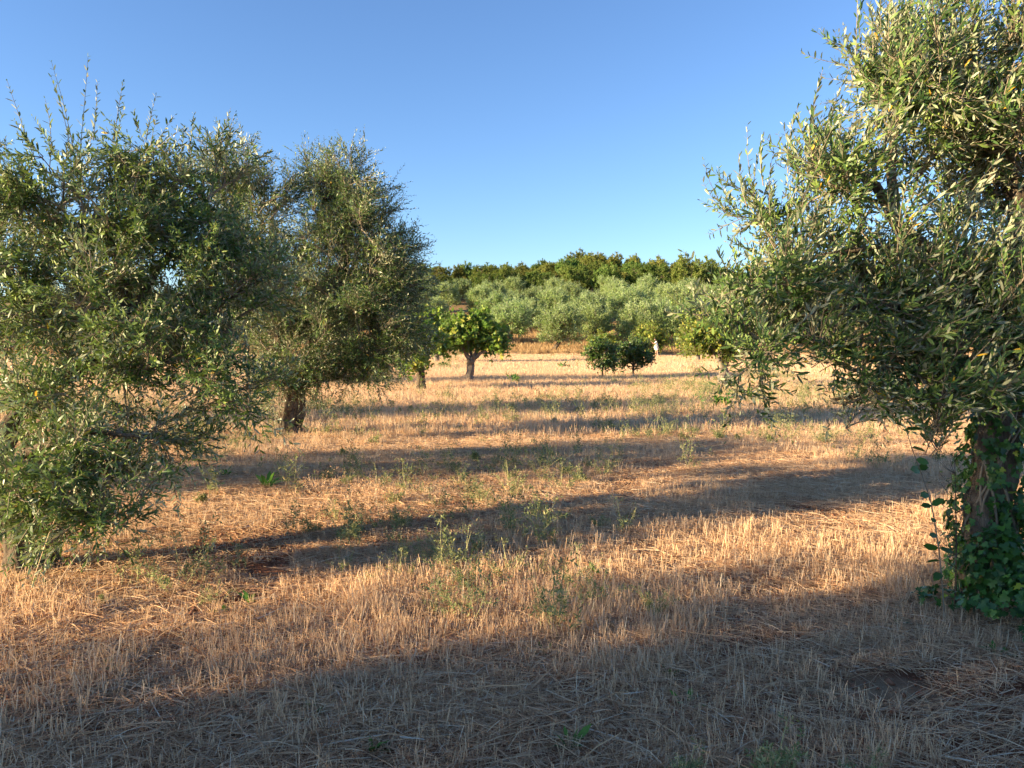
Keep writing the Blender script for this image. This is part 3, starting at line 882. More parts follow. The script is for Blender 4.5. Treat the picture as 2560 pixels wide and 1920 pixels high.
SHADE = [('olive tree standing out of view beside the photographer, casting the foreground shade', -8.6, -0.7, 5.5, 2.05, 201),
         ('olive tree out of view further along the same row as the shade tree', -11.0, 13.6, 4.9, 2.0, 202)]
shade_proto = None
for lb, x, y, h, r, sd in SHADE[:1]:
    shade_proto = spare_olive(lb, x, y, h, r, sd)
copy_tree(shade_proto, (-11.2, 13.4, hz(-11.2, 13.4) - .05), 1.7, .92, SHADE[1][0])
copy_tree(shade_proto, (-7.2, -3.4, hz(-7.2, -3.4) - .05), 2.2, .95, 'second olive tree out of view beside the photographer')
copy_tree(shade_proto, (-14.0, -1.75, hz(-14, -1.75) - .05), 0.6, (1.0, 1.0, 1.35), 'olive tree out of view at the end of the row behind the photographer')
copy_tree(shade_proto, (-9.8, 7.0, hz(-9.8, 7.0) - .05), 3.3, .8, 'olive tree out of view left of the near drooping one')
copy_tree(shade_proto, (-12.9, 25.0, hz(-12.9, 25) - .05), 2.9, .95, 'olive tree with bare lower trunk glimpsed through the near left branches')
copy_tree(shade_proto, (-21.5, 37.0, hz(-21.5, 37) - .05), 4.1, 1.0, 'small distant olive tree glimpsed furthest left through the near branches')


# ------------------------------------------------------------------ fig trees and other fruit trees in the field
def fruit_tree(name, label, cat, px, py, d, crown, limbs_px, seed, leaf, leaf_len, lmat, bark, nclu, twigs, r0, pairs=4, twl=.38, up=.2, shell=.3, group=None):
    b = at(px, py, d); b[2] = hz(b[0], b[1]) - .05
    lim = []
    for q, (pts, a, c) in enumerate(limbs_px):
        P = [at(u, v, d + o) for u, v, o in pts]
        if q == 0:
            P[0] = b
        lim.append((P, a, c))
    return make_tree(name, label, cat, b, lim, [B(*q) for q in crown], seed, nclu, twigs, pairs, twl, leaf, leaf_len, lmat, bark, up=up, shell=shell, bend=(0, 0, -.15), trunk_k=12, trunk_rough=.06, splay=1.0, twig_w=.005, r_tip=.01, jitter=.5, group=group, split=True, tint_shift=.12)


fruit_tree('fig_tree', 'fig tree with thick pale forked trunk standing in the sunlit stubble', 'fig tree', 1175, 964, 27.5,
           [(1168, 848, 27.5, 26, 12, .7, .8), (1118, 846, 27.3, 24, 16, .6, .8), (1222, 852, 27.4, 24, 14, .6, .8), (1190, 822, 27.8, 22, 10, .6, .6), (1145, 815, 27.6, 18, 10, .6, .5), (1228, 818, 27.6, 18, 10, .5, .5), (1195, 794, 27.8, 22, 7, .5, .45), (1256, 862, 27.3, 12, 12, .4, .4), (1104, 866, 27, 14, 8, .4, .35), (1160, 796, 27.5, 12, 6, .4, .25)],
           [([(1173, 964, 0), (1175, 935, 0), (1178, 905, 0), (1180, 898, 0)], .165, .13), ([(1178, 902, 0), (1168, 890, 0), (1150, 850, 0), (1135, 830, 0)], .1, .03),
            ([(1180, 900, 0), (1190, 885, 0), (1200, 845, .2), (1200, 815, .3)], .1, .03), ([(1182, 900, 0), (1200, 884, -.2), (1230, 868, -.3), (1250, 860, -.3)], .08, .025), ([(1180, 898, 0), (1176, 870, .4), (1170, 820, .5)], .07, .025)],
           301, 'fig', .16, M['fig_leaf'], M['fig_bark'], 120, 7, .2)
fruit_tree('fig_tree', 'green fig tree half hidden behind the tall olive, dark trunk showing', 'fig tree', 1052, 985, 23.5,
           [(1045, 860, 23.5, 55, 40, 1.0, 1.0), (1010, 840, 23.5, 50, 45, 1.0, 1.0), (1020, 890, 23.5, 60, 20, .8, .5)],
           [([(1054, 985, 0), (1052, 950, 0), (1050, 915, 0)], .17, .12), ([(1050, 918, 0), (1060, 890, 0), (1065, 850, 0)], .08, .03), ([(1050, 918, 0), (1030, 880, 0), (1010, 840, 0)], .08, .03)],
           302, 'fig', .17, M['fig_leaf'], M['dark_bark'], 60, 7, .17)
fruit_tree('fig_tree', 'bright green fig tree behind the forked fig, beside the tall olive', 'fig tree', 1092, 902, 52,
           [(1095, 838, 52, 36, 32, 2.0, 1.2), (1065, 830, 52, 26, 35, 1.6, .8), (1120, 850, 52, 22, 22, 1.4, .6), (1085, 790, 52, 28, 14, 1.4, .5)],
           [([(1092, 902, 0), (1091, 885, 0), (1092, 872, 0)], .24, .18), ([(1092, 872, 0), (1105, 850, 0), (1110, 830, 0)], .12, .05), ([(1092, 872, 0), (1078, 850, 0), (1070, 825, 0)], .12, .05)],
           303, 'fig', .26, M['fig_leaf'], M['fig_bark'], 90, 8, .24, twl=.7)
fruit_tree('fig_tree', 'yellowing fig tree right of the walker, trunk under the hanging olive branches', 'fig tree', 1806, 976, 25.5,
           [(1790, 845, 25.5, 40, 25, .9, 1.0), (1735, 850, 25.5, 26, 25, .8, .9), (1840, 850, 25.5, 32, 25, .8, .8), (1770, 812, 25.5, 40, 12, .8, .6), (1820, 872, 25.5, 30, 8, .5, .3)],
           [([(1806, 976, 0), (1808, 945, 0), (1810, 918, 0)], .2, .14), ([(1810, 920, 0), (1790, 890, 0), (1765, 850, 0)], .09, .03), ([(1810, 920, 0), (1828, 885, 0), (1840, 850, 0)], .09, .03), ([(1810, 920, 0), (1805, 870, .4), (1795, 820, .5)], .08, .03)],
           304, 'round', .12, M['yellow_leaf'], M['fig_bark'], 110, 10, .2)
fruit_tree('fruit_tree', 'yellow-green fruit tree that the walker in white reaches into', 'fruit tree', 1622, 893, 71,
           [(1622, 842, 71, 28, 20, 2.0, 1.2), (1600, 852, 71, 16, 18, 1.4, .7), (1645, 848, 70.5, 14, 18, 1.2, .6), (1630, 822, 71, 20, 10, 1.2, .5), (1612, 872, 71, 16, 8, 1.0, .3)],
           [([(1622, 893, 0), (1620, 880, 0), (1622, 868, 0)], .16, .12), ([(1622, 868, 0), (1634, 852, 0), (1640, 838, 0)], .09, .04), ([(1622, 868, 0), (1608, 852, 0), (1602, 840, 0)], .09, .04)],
           305, 'round', .24, M['yellow_leaf'], M['fig_bark'], 90, 9, .2, twl=.7)
fruit_tree('fruit_tree', 'yellow-green fruit tree at the field edge beneath the far grove', 'fruit tree', 1505, 890, 73,
           [(1505, 852, 73, 24, 14, 1.6, 1.2), (1490, 866, 73, 14, 10, 1.2, .6), (1530, 860, 73, 14, 12, 1.2, .6)],
           [([(1505, 890, 0), (1505, 875, 0), (1506, 866, 0)], .14, .1), ([(1506, 866, 0), (1514, 855, 0), (1520, 846, 0)], .08, .04), ([(1506, 866, 0), (1498, 856, 0), (1494, 846, 0)], .08, .04)],
           306, 'round', .24, M['yellow_leaf'], M['fig_bark'], 60, 8, .2, twl=.65)
fruit_tree('fruit_tree', 'lower yellowing fruit tree behind the right fig at the field edge', 'fruit tree', 1745, 902, 55,
           [(1735, 835, 55, 30, 28, 1.6, 1.2), (1715, 855, 55, 16, 24, 1.2, .6), (1765, 845, 55, 24, 26, 1.2, .8)],
           [([(1745, 902, 0), (1744, 885, 0), (1745, 872, 0)], .16, .12), ([(1745, 872, 0), (1756, 855, 0), (1762, 838, 0)], .09, .04), ([(1745, 872, 0), (1733, 855, 0), (1726, 838, 0)], .09, .04)],
           307, 'round', .22, M['yellow_leaf'], M['fig_bark'], 80, 8, .2, twl=.65)
fruit_tree('young_tree', 'left of two small dark green young trees in the stubble', 'young tree', 1507, 947, 30.5,
           [(1503, 888, 30.5, 13, 9, .4, .8), (1482, 890, 30.6, 9, 7, .3, .6), (1529, 904, 30.4, 8, 9, .3, .55), (1496, 866, 30.5, 8, 5, .3, .5), (1516, 872, 30.2, 7, 5, .3, .4), (1475, 873, 30.5, 4, 3, .2, .2), (1492, 908, 30.3, 8, 4, .3, .35), (1536, 886, 30.6, 4, 5, .2, .25)],
           [([(1507, 947, 0), (1506, 933, 0), (1507, 918, 0), (1506, 895, 0)], .05, .03), ([(1507, 925, 0), (1497, 905, 0), (1488, 895, 0)], .025, .012), ([(1507, 920, 0), (1518, 902, 0), (1524, 890, 0)], .025, .012)],
           308, 'round', .105, M['dark_leaf'], M['dark_bark'], 38, 13, .04, twl=.36, pairs=5)
fruit_tree('young_tree', 'right of two small dark green young trees, broader and rounder', 'young tree', 1584, 940, 31.5,
           [(1584, 884, 31.5, 14, 9, .5, .9), (1558, 880, 31.6, 8, 8, .3, .6), (1612, 886, 31.5, 9, 7, .3, .6), (1573, 864, 31.3, 9, 4, .3, .45), (1596, 862, 31.7, 9, 4, .3, .45), (1604, 910, 31.4, 8, 6, .3, .4), (1563, 906, 31.4, 6, 5, .3, .3), (1622, 900, 31.4, 4, 4, .2, .2)],
           [([(1584, 940, 0), (1583, 925, 0), (1584, 910, 0), (1585, 885, 0)], .06, .035), ([(1584, 918, 0), (1572, 898, 0), (1563, 886, 0)], .028, .012), ([(1584, 914, 0), (1596, 898, 0), (1606, 888, 0)], .028, .012)],
           309, 'round', .105, M['dark_leaf'], M['dark_bark'], 46, 13, .05, twl=.36, pairs=5)


# ------------------------------------------------------------------ the far olive grove
def far_olive_proto(label, x, y, seed, lean, group):
    b = np.array([x, y, hz(x, y) - .1])
    lim = [([b, b + [lean * .5, 0, .5], b + [lean, 0, 1.2]], .26, .17), ([b + [lean, 0, 1.2], b + [lean + .8, .1, 2.2], b + [lean + 1.0, .1, 3.4]], .12, .05),
           ([b + [lean, 0, 1.2], b + [lean - .8, -.1, 2.2], b + [lean - 1.0, -.1, 3.4]], .12, .05)]
    gg = np.random.default_rng(seed)
    bl = [(b + [lean, 0, 3.2], np.array([1.7, 1.7, 1.3]), 2.0), (b + [lean - .9, 0, 2.5], np.array([1.1, 1.3, 1.2]), 1.0), (b + [lean + .9, 0, 2.5], np.array([1.1, 1.3, 1.2]), 1.0), (b + [lean, -.9, 2.3], np.array([1.4, .9, 1.1]), 1.0), (b + [lean, .6, 2.4], np.array([1.3, .9, 1.2]), .8), (b + [lean - .8, -.5, 1.5], np.array([.8, .8, .6]), .55), (b + [lean + .9, -.3, 1.6], np.array([.8, .8, .6]), .55)]
    for q in range(5):
        a = gg.uniform(0, 6.28)
        bl.append((b + [lean + 1.3 * math.cos(a), 1.3 * math.sin(a), gg.uniform(2.4, 3.9)], np.array([.7, .7, .7]), .45))
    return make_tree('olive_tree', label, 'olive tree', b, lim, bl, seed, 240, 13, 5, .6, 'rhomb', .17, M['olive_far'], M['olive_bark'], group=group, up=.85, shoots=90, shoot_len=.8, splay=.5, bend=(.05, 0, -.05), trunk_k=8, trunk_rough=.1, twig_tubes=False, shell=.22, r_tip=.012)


GROVE = 'olive trees of the far grove'
gr = np.random.default_rng(77)


def gx_at(px, y):
    return (px - CX) / FPX * y


protos = [far_olive_proto('far olive tree on a leaning dark trunk, foremost in the middle of the grove', gx_at(1372, 77), 77, 401, .9, GROVE),
          far_olive_proto('far olive tree behind the two young trees, front row of the grove', gx_at(1592, 80), 80, 402, .1, GROVE),
          far_olive_proto('far olive tree on twin slanting trunks just left of the foremost leaning one', gx_at(1285, 83), 83, 403, -.4, GROVE)]
for o in protos:
    o.scale = (1.18, 1.1, 1.08)
rows = [  # distance, label, photo columns of the crowns
    (81, 'front row of the far grove', [-150, 60, 260, 470, 640, 830, 1020, 1500, 1690, 1800, 1930, 2080, 2260, 2440, 2620]),
    (94, 'second row of the far grove', [150, 420, 680, 900, 1090, 1235, 1330, 1440, 1545, 1640, 1745, 1850, 1980, 2150, 2340, 2520]),
    (106, 'third row of the far grove', [300, 600, 850, 1060, 1205, 1295, 1385, 1490, 1600, 1700, 1800, 1940, 2100, 2300, 2500]),
    (120, 'fourth row of the far grove', [500, 800, 1020, 1120, 1240, 1340, 1440, 1540, 1660, 1760, 1880, 2050, 2250, 2450]),
    (134, 'back row of the far grove', [700, 980, 1070, 1150, 1290, 1400, 1520, 1620, 1720, 1830, 2000, 2200, 2400])]
ordw = ['first', 'second', 'third', 'fourth', 'fifth', 'sixth', 'seventh', 'eighth', 'ninth', 'tenth', 'eleventh', 'twelfth', 'thirteenth', 'fourteenth', 'fifteenth', 'sixteenth']
for d, rl, pxs in rows:
    for q, px in enumerate(pxs):
        y = d + gr.uniform(-1.5, 1.5)
        x = gx_at(px, y)
        s = gr.uniform(.92, 1.1) * (1.0 if d < 100 else .95)
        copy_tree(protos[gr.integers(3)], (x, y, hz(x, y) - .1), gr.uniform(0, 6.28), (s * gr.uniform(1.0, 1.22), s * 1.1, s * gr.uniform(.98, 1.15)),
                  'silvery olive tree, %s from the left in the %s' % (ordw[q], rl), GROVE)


# ------------------------------------------------------------------ the wooded hill
def oak_proto(label, x, y, seed, kind, group):
    b = np.array([x, y, hz(x, y) - .2])
    gg = np.random.default_rng(seed)
    h = [7.0, 6.0, 7.8, 5.0][kind]
    lim = [([b, b + [0, .05, 1.0], b + [.1, 0, h * .35]], .26, .16), ([b + [.1, 0, h * .33], b + [.9, .2, h * .5], b + [1.3, .2, h * .7]], .12, .05), ([b + [.1, 0, h * .33], b + [-.9, -.2, h * .5], b + [-1.3, -.2, h * .7]], .12, .05)]
    bl = [(b + [0, 0, h * .6], np.array([2.2, 2.2, h * .3]), 1.5)]
    for q in range(15):
        a = gg.uniform(0, 6.28); e = gg.uniform(.16, .92)
        rr = 2.5 * math.sqrt(max(.1, 1 - ((e - .5) / .5) ** 2))
        bl.append((b + [rr * math.cos(a), rr * math.sin(a), h * e], np.array([1.05, 1.05, .85]) * gg.uniform(.75, 1.2), .7))
    return make_tree('oak_tree', label, 'oak tree', b, lim, bl, seed, 330, 10, 4, .5, 'round', .2, M['oak_leaf'], M['dark_bark'], group=group, up=.5, bend=(0, 0, -.1), trunk_k=8, trunk_rough=.1, twig_tubes=False, shell=.2, r_tip=.015, splay=1.0, jitter=.55)


WOOD = 'trees of the wooded hill'


def nth(k):
    return '%d%s' % (k, 'th' if 10 <= k % 100 <= 20 else {1: 'st', 2: 'nd', 3: 'rd'}.get(k % 10, 'th'))


oaks = [oak_proto('round-headed dark oak standing in front of the wood, left of its middle', gx_at(1125, 148), 148, 501, 0, WOOD),
        oak_proto('broad bright green oak at the foot of the wood above the grove', gx_at(1610, 146), 146, 502, 1, WOOD),
        oak_proto('tallest oak on the crest of the wooded hill', gx_at(1460, 203), 203, 503, 2, WOOD),
        oak_proto('low rounded oak bush at the left foot of the wood', gx_at(1225, 141), 141, 504, 3, WOOD)]
placed = [tuple(o.location[:2]) for o in oaks]
for d0, d1, rl in ((142, 156, 'lower edge'), (157, 172, 'lower slope'), (173, 190, 'upper slope'), (191, 212, 'crest')):
    tries = 0
    sub = []
    while tries < 900:
        tries += 1
        y = gr.uniform(d0, d1); px = gr.uniform(820, 2200); x = gx_at(px, y)
        if all((x - a) ** 2 + (y - b_) ** 2 > 5.0 ** 2 for a, b_ in placed[-160:]):
            placed.append((x, y)); sub.append((px, x, y))
    sub.sort()
    for q, (px, x, y) in enumerate(sub):
        s = gr.uniform(.68, 1.02)
        k = gr.choice(4, p=[.34, .24, .26, .16])
        copy_tree(oaks[k], (x, y, hz(x, y) - .2), gr.uniform(0, 6.28), (s * gr.uniform(.9, 1.2), s * gr.uniform(.9, 1.2), s * gr.uniform(.8, 1.12)),
                  'oak in the close wood, %s from the left along the %s of the hill' % (nth(q + 1), rl), WOOD)

# ------------------------------------------------------------------ ivy on the trunk of the right olive
g = np.random.default_rng(61)
ivy = thing('ivy', 'dark green ivy climbing the right olive trunk and spilling over its base', 'ivy', (e0[0], e0[1], e0[2] + .05))
io = np.array(ivy.location)
trunk_line = smooth_path([e0, at(2478, 1300, 4.8), at(2490, 1130, 4.85), at(2515, 1000, 4.9), ef, at(2530, 780, 4.9)], 40)
stem = MB()
for q in range(6):
    a0 = g.uniform(2.6, 5.6)
    idx = np.arange(0, 40 - q * 3, 3)
    tt = idx / 40
    rad = .17 + (.115 - .17) * tt + .018
    aa = a0 + .8 * np.sin(tt * 6 + q)
    tube(stem, trunk_line[idx] - io + np.column_stack([np.cos(aa) * rad, np.sin(aa) * rad, np.zeros(len(idx))]), np.linspace(.012, .004, len(idx)), 6)
stem.obj('stem', M['twig'], ivy, smooth=True)


def ivy_spots(n, g):
    P, N = [], []
    nt_ = int(n * .62)
    t = g.uniform(0, 1, nt_) ** 1.4
    a = g.uniform(0, 6.28, nt_)
    c = np.stack([np.interp(t * 39, np.arange(40), trunk_line[:, i]) for i in range(3)], 1)
    rad = .175 + (.125 - .175) * t + np.abs(g.normal(0, .028, nt_)) + .03 * np.sin(a * 2 + t * 9)
    nn = np.column_stack([np.cos(a), np.sin(a), np.full(nt_, .25)])
    P.append(c + nn * rad[:, None]); N.append(nn)
    m = n - nt_
    # the mound at the foot, spreading towards the camera
    ct = np.array([[2.9, 4.45, .2], [2.98, 4.15, .14], [2.78, 4.3, .08], [2.9, 3.9, .06], [2.62, 4.5, .05], [3.2, 4.5, .3]])
    rd = np.array([[.22, .2, .28], [.24, .22, .2], [.2, .18, .1], [.2, .18, .08], [.2, .15, .05], [.3, .3, .4]])
    b_ = g.choice(6, m, p=[.27, .23, .12, .1, .06, .22])
    u = nrm(g.normal(0, 1, (m, 3))); u[:, 2] = np.abs(u[:, 2])
    p = ct[b_] + u * rd[b_] * g.uniform(.75, 1.1, (m, 1))
    p[:, 2] = np.maximum(p[:, 2], height(p[:, 0], p[:, 1]) + .03)
    P.append(p); N.append(nrm(u / rd[b_] + [0, 0, .5]))
    return np.concatenate(P), nrm(np.concatenate(N))


P, N = ivy_spots(3200, g)
N = nrm(N + g.normal(0, .35, N.shape))
D = nrm(np.array([0, 0, -1.0]) + g.normal(0, .5, N.shape)); D = nrm(D - (D * N).sum(1, keepdims=True) * N)
L = g.uniform(.03, .062, len(P))
tint = np.clip(g.normal(.45, .22, len(P)), 0, .93)
tint = np.where(g.uniform(0, 1, len(P)) < .02, 1.0, tint)
S = np.array(cam.location)
facing = -((P - S) * N).sum(1) / np.linalg.norm(P - S, axis=1) * L
order = np.argsort(-facing)
big, rest = order[:300], order[300:]
mb = MB()
add_leaves(mb, P[rest] - io, D[rest], N[rest], L[rest], 'ivy', tint[rest])
mb.obj('foliage', M['ivy_leaf'], ivy, kind='stuff')
ivy_meshes = []
for tv in (.1, .3, .45, .6, .8, .95):
    q = MB(); tpl, fc = LEAF['ivy']; q.add(tpl, fc, tv); ivy_meshes.append((tv, q.mesh('ivy_leaf', M['ivy_leaf'])))


def leaf_parts(meshes, P, D, N, L, tint, parent, name='leaf'):
    from mathutils import Matrix
    for p_, d_, n_, l_, t_ in zip(P, D, N, L, tint):
        me = min(meshes, key=lambda m_: abs(m_[0] - t_))[1]
        s_ = np.cross(n_, d_)
        o = bpy.data.objects.new(name, me); col.objects.link(o); o.parent = parent
        Mx = Matrix(((d_[0] * l_, s_[0] * l_, n_[0] * l_, p_[0]), (d_[1] * l_, s_[1] * l_, n_[1] * l_, p_[1]), (d_[2] * l_, s_[2] * l_, n_[2] * l_, p_[2]), (0, 0, 0, 1)))
        o.matrix_basis = Mx


leaf_parts(ivy_meshes, P[big] - io, D[big], N[big], L[big], tint[big], ivy)

# arching bramble cane left of the trunk
bp = [at(2385, 1440, 4.3), at(2365, 1390, 4.25), at(2340, 1260, 4.2), at(2310, 1180, 4.15), at(2285, 1120, 4.1), at(2270, 1075, 4.1)]
bp[0][2] = hz(bp[0][0], bp[0][1])
br = thing('bramble', 'thin arching bramble cane with few toothed leaves beside the ivy trunk', 'bramble', bp[0])
bo = np.array(br.location)
path = smooth_path(bp, 16) - bo
mb = MB(); tube(mb, path, np.linspace(.005, .002, 16), 6); mb.obj('cane', M['twig'], br, smooth=True)
dk = []
for tv in (.15, .35, .55):
    q = MB(); tpl, fc = LEAF['round']; q.add(tpl, fc, tv); dk.append((tv, q.mesh('bramble_leaf', M['ivy_leaf'])))
n = 16
ti = np.linspace(4, 15, n).astype(int)
D = nrm(np.column_stack([g.choice([-1, 1], n) * .8, g.normal(0, .4, n), g.normal(-.1, .35, n)])); N = nrm(g.normal(0, .4, (n, 3)) + [0, -.5, .8]); N = nrm(N - (N * D).sum(1, keepdims=True) * D)
leaf_parts(dk, path[ti], D, N, g.uniform(.05, .085, n), g.uniform(.1, .6, n), br)

# dry upright stalk
sb = at(2410, 1320, 4.5); sb[2] = hz(sb[0], sb[1])
st = thing('dry_weed_stalk', 'dark dry weed stalk with whorled seed heads beside the ivy trunk', 'weed stalk', sb)
mb = MB()
hgt = at(2396, 1145, 4.5)[2] - sb[2]
path = smooth_path([[0, 0, 0], [-.01, 0, hgt * .5], [-.03, .01, hgt]], 14)
tube(mb, path, np.linspace(.006, .002, 14), 6)
for z in np.linspace(.3, 1, 9):
    c = np.array([np.interp(z, np.linspace(0, 1, 14), path[:, k]) for k in range(3)])
    for q in range(4):
        a = g.uniform(0, 6.28); l = .16 * (1.1 - z) + .05
        tube(mb, [c, c + [math.cos(a) * l * .6, math.sin(a) * l * .6, l * .35], c + [math.cos(a) * l, math.sin(a) * l, l * .8]], [.0022, .0018, .001], 4)
mb.obj('stem', M['dark_bark'], st)
mb = MB()
n = 160
zz = g.uniform(.25, 1, n)
c = np.stack([np.interp(zz, np.linspace(0, 1, 14), path[:, k]) for k in range(3)], 1) + np.column_stack([g.normal(0, .03, n), g.normal(0, .03, n), g.normal(0, .02, n)])
D = nrm(g.normal(0, 1, (n, 3))); N = nrm(np.cross(D, g.normal(0, 1, (n, 3))))
add_leaves(mb, c, D, N, g.uniform(.012, .025, n), 'round', g.uniform(0, .3, n))
mb.obj('seed_heads', M['weed_leaf'], st, kind='stuff')


# ------------------------------------------------------------------ single green plants in the field
def rosette(label, px, py, size, seed, n=9, mat='green_weed', upright=.6, group=None, shape='olive', name='green_weed', cat='weed'):
    d = FPX * CAMH / (py - HY)
    b = at(px, py, d); b[2] = hz(b[0], b[1])
    gg = np.random.default_rng(seed)
    t = thing(name, label, cat, b, group)
    tm = []
    for tv in (.15, .5, .85):
        q = MB()
        tpl = np.array([[0, 0, 0], [.35, .09, .03], [.75, .10, -.02], [1, 0, -.12], [.75, -.10, -.02], [.35, -.09, .03]]) if shape == 'olive' else LEAF['round'][0]
        q.add(tpl, LEAF['olive'][1], tv); tm.append((tv, q.mesh('weed_leaf', M[mat])))
    a = gg.uniform(0, 6.28, n); e = gg.normal(upright, .3, n)
    D = nrm(np.column_stack([np.cos(a) * np.cos(e), np.sin(a) * np.cos(e), np.abs(np.sin(e)) + .1]))
    N = np.array([0, 0, 1.0]) + gg.normal(0, .25, (n, 3)); N = nrm(N - (N * D).sum(1, keepdims=True) * D)
    leaf_parts(tm, gg.normal(0, .012, (n, 3)) * [1, 1, 0] * size * 5, D, N, size * gg.uniform(.6, 1.1, n), gg.uniform(0, 1, n), t)
    return t


ROS_SCALE = .75
ROS = [('broad-leaved green weed with a pinkish tip by bare red soil in the foreground', 765, 1800, .16, 12), ('tuft of green blades at the bottom edge, left of centre', 915, 1895, .16, 9), ('green dock plant at the bottom edge, centre', 1430, 1880, .17, 7),
       ('dark green weed rosette in shade near the lower middle', 1690, 1690, .12, 10), ('small dark green weed just left of the shaded rosette', 1620, 1695, .1, 8), ('green blades in the shaded straw above the bottom edge', 1725, 1765, .13, 8),
       ('bright green weed in the lit straw close to the sunlit edge', 615, 1510, .16, 13), ('slim green weed in the lit stubble between the near trees', 1495, 1440, .16, 10), ('green weed clump under the tips of the near left olive', 660, 1215, .3, 16),
       ('bright green weed left of the clump under the olive tips', 555, 1190, .28, 16), ('small green weed in straw at the lower left corner', 230, 1690, .12, 9), ('green weed sprig at the foot of the shaded slope, centre', 1360, 1640, .13, 9),
       ('pale green thistle in lit straw below the dappled shade', 540, 1540, .14, 12), ('green leaves pushing through straw right of the ivy foot, near the corner', 2520, 1640, .13, 14), ('dark green weed by straw left of the ivy', 2265, 1560, .12, 12)]
for q, (lb, px, py, sz, n) in enumerate(ROS):
    rosette(lb, px, py, sz * ROS_SCALE, 700 + q, n)
FIELD = [('bright green bushy weed right of the forked fig', 1287, 962, .42, 26), ('small green weed beyond the forked fig in open stubble', 1410, 922, .5, 22), ('green weed in shade left of the forked fig', 1108, 918, .5, 22), ('leafy green plant at the shadow edge below the right fig', 1805, 1022, .5, 40)]
for q, (lb, px, py, sz, n) in enumerate(FIELD):
    d = FPX * CAMH / (py - HY)
    b = at(px, py, d); b[2] = hz(b[0], b[1])
    gg = np.random.default_rng(740 + q)
    t = thing('green_weed', lb, 'weed', b)
    st_, lf = MB(), MB()
    k = 16
    dd = nrm(np.column_stack([gg.normal(0, .8, k), gg.normal(0, .6, k), np.ones(k)]))
    sprigs(gg, np.column_stack([gg.normal(0, sz * .2, k), gg.normal(0, sz * .2, k), np.zeros(k)]), dd, sz * gg.uniform(.5, 1.0, k), gg.normal(0, .15, (k, 3)), lf, st_, 'round', sz * .26, 6, t0=.15, splay=1.0, wr=.004)
    st_.obj('stems', M['twig'], t, kind='stuff'); lf.obj('foliage', M['green_weed'], t, kind='stuff')


# stones in the straw
def stone(label, px, py, size, seed, mat):
    d = FPX * CAMH / (py - HY)
    b = at(px, py, d)
    gg = np.random.default_rng(seed)
    import bmesh
    bm = bmesh.new()
    bmesh.ops.create_icosphere(bm, subdivisions=3, radius=1)
    ph = gg.uniform(0, 6.28, (5, 3)); fr = gg.uniform(1, 4, (5, 3))
    for v in bm.verts:
        k = 1 + sum(.09 * math.sin(v.co.x * f[0] + p_[0]) * math.cos(v.co.y * f[1] + v.co.z * f[2] + p_[1]) for f, p_ in zip(fr, ph))
        v.co = v.co * k
        v.co.x *= size; v.co.y *= size * .75; v.co.z *= size * .5
    me = bpy.data.meshes.new('stone'); bm.to_mesh(me); bm.free()
    for pl in me.polygons:
        pl.use_smooth = True
    me.materials.append(M[mat])
    o = link('stone', me)
    o.location = (b[0], b[1], hz(b[0], b[1]) + size * .28)
    o.rotation_euler = (gg.normal(0, .2), gg.normal(0, .2), gg.uniform(0, 6.28))
    tag(o, label, 'stone', 'stones lying in the straw')


for q, a in enumerate([('pale flat stone in the shaded straw, largest of the bottom row', 1960, 1790, .035, 'stone'), ('reddish stone in straw, right of the pale flat one', 2005, 1830, .035, 'red_stone'), ('small pinkish stone at the bottom edge, left of the red stones', 1665, 1880, .03, 'red_stone'),
                       ('pale stone below the ivy mound', 2335, 1630, .03, 'stone'), ('tan stone on bare red soil at the sunlit edge', 1775, 1545, .05, 'red_stone'), ('small red clod nearest the bottom right', 2260, 1845, .03, 'red_stone'), ('small tan stone on bare soil in the middle shade', 2040, 1680, .022, 'red_stone'),
                       ('pale stone at the foot of the far left olive trunk beyond the branches', 385, 962, .2, 'stone')]):
    stone(a[0], a[1], a[2], a[3], 800 + q, a[4])

# ------------------------------------------------------------------ the person by the fruit tree
pd = 69.5
pb = at(1640, 892, pd); pz = hz(pb[0], pb[1])
person = thing('person', 'person in a loose white shirt and white shorts reaching into a fruit tree', 'person', (pb[0], pb[1], pz))


def skinned(name, verts, edges, radii, mat, parent, root=0):
    me = bpy.data.meshes.new(name)
    me.from_pydata(verts, edges, [])
    me.materials.append(mat)
    o = link(name, me, parent)
    md = o.modifiers.new('skin', 'SKIN')
    md.use_smooth_shade = True
    for v, r_ in zip(me.skin_vertices[0].data, radii):
        v.radius = (r_, r_) if not hasattr(r_, '__len__') else r_
    me.skin_vertices[0].data[root].use_root = True
    s = o.modifiers.new('sub', 'SUBSURF'); s.levels = 2; s.render_levels = 2
    return o


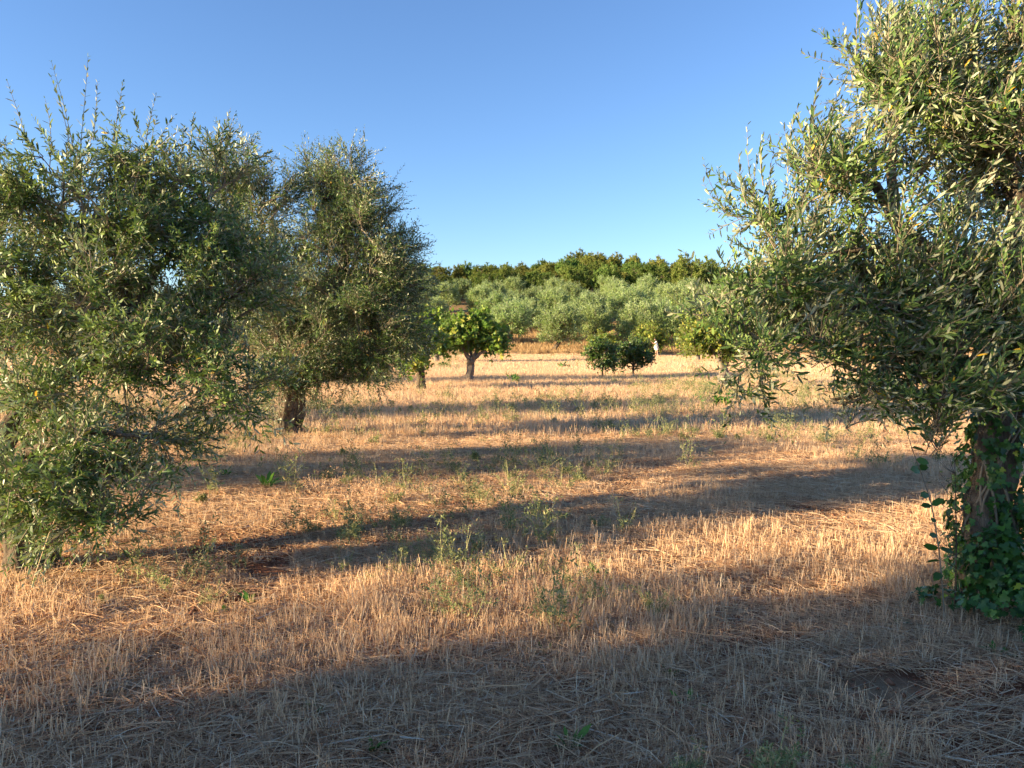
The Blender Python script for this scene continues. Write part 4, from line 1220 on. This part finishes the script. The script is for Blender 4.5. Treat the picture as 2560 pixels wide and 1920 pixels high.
V = [(0, 0, .95), (0, 0, 1.12), (-.03, 0, 1.38), (-.07, 0, 1.47), (-.12, 0, 1.56), (-.15, 0, 1.66),      # pelvis..head
     (-.03, .10, .9), (0, .11, .5), (.03, .11, .08), (-.11, .11, .03),
     (.04, -.09, .9), (.1, -.1, .5), (.14, -.1, .08), (0, -.1, .03),
     (-.04, .19, 1.38), (-.2, .24, 1.2), (-.42, .2, 1.32), (-.5, .19, 1.36), (-.04, -.19, 1.38), (-.22, -.22, 1.22), (-.46, -.17, 1.4), (-.54, -.16, 1.45)]
E = [(0, 1), (1, 2), (2, 3), (3, 4), (4, 5), (0, 6), (6, 7), (7, 8), (8, 9), (0, 10), (10, 11), (11, 12), (12, 13), (2, 14), (14, 15), (15, 16), (16, 17), (2, 18), (18, 19), (19, 20), (20, 21)]
Rd = [.13, .12, .12, .06, .10, .085, .085, .055, .04, .035, .085, .055, .04, .035, .055, .04, .03, .035, .055, .04, .03, .035]
body = skinned('body', V, E, Rd, M['skin'], person)
shirt = skinned('shirt', [(0, 0, .86), (0, 0, 1.1), (-.03, 0, 1.36), (-.04, 0, 1.42), (-.04, .19, 1.38), (-.16, .235, 1.25), (-.04, -.19, 1.38), (-.17, -.225, 1.27)], [(0, 1), (1, 2), (2, 3), (2, 4), (4, 5), (2, 6), (6, 7)],
                [(.19, .2), (.17, .18), (.16, .18), .08, .09, .075, .09, .075], M['white_cloth'], person)
shorts = skinned('shorts', [(0, 0, .95), (-.02, .10, .85), (0, .11, .62), (.04, -.09, .85), (.08, -.1, .62)], [(0, 1), (1, 2), (0, 3), (3, 4)], [.16, .115, .1, .115, .1], M['white_cloth'], person)
mb = MB()
th = np.linspace(0, 2 * math.pi, 13)[:-1]
rings = [(0, .02), (.35, .105), (.7, .115), (1.0, .09)]
vv = []
for k_, r_ in rings:
    for t_ in th:
        vv.append((-.13 + math.cos(t_) * r_ + .02, math.sin(t_) * r_ * .9, 1.79 - k_ * .15))
q = np.array([[r_ * 12 + k_, r_ * 12 + (k_ + 1) % 12, (r_ + 1) * 12 + (k_ + 1) % 12, (r_ + 1) * 12 + k_] for r_ in range(3) for k_ in range(12)])
mb.add(vv, [q, np.array([list(range(12))[::-1]])]); mb.obj('hair', M['hair'], person, smooth=True)
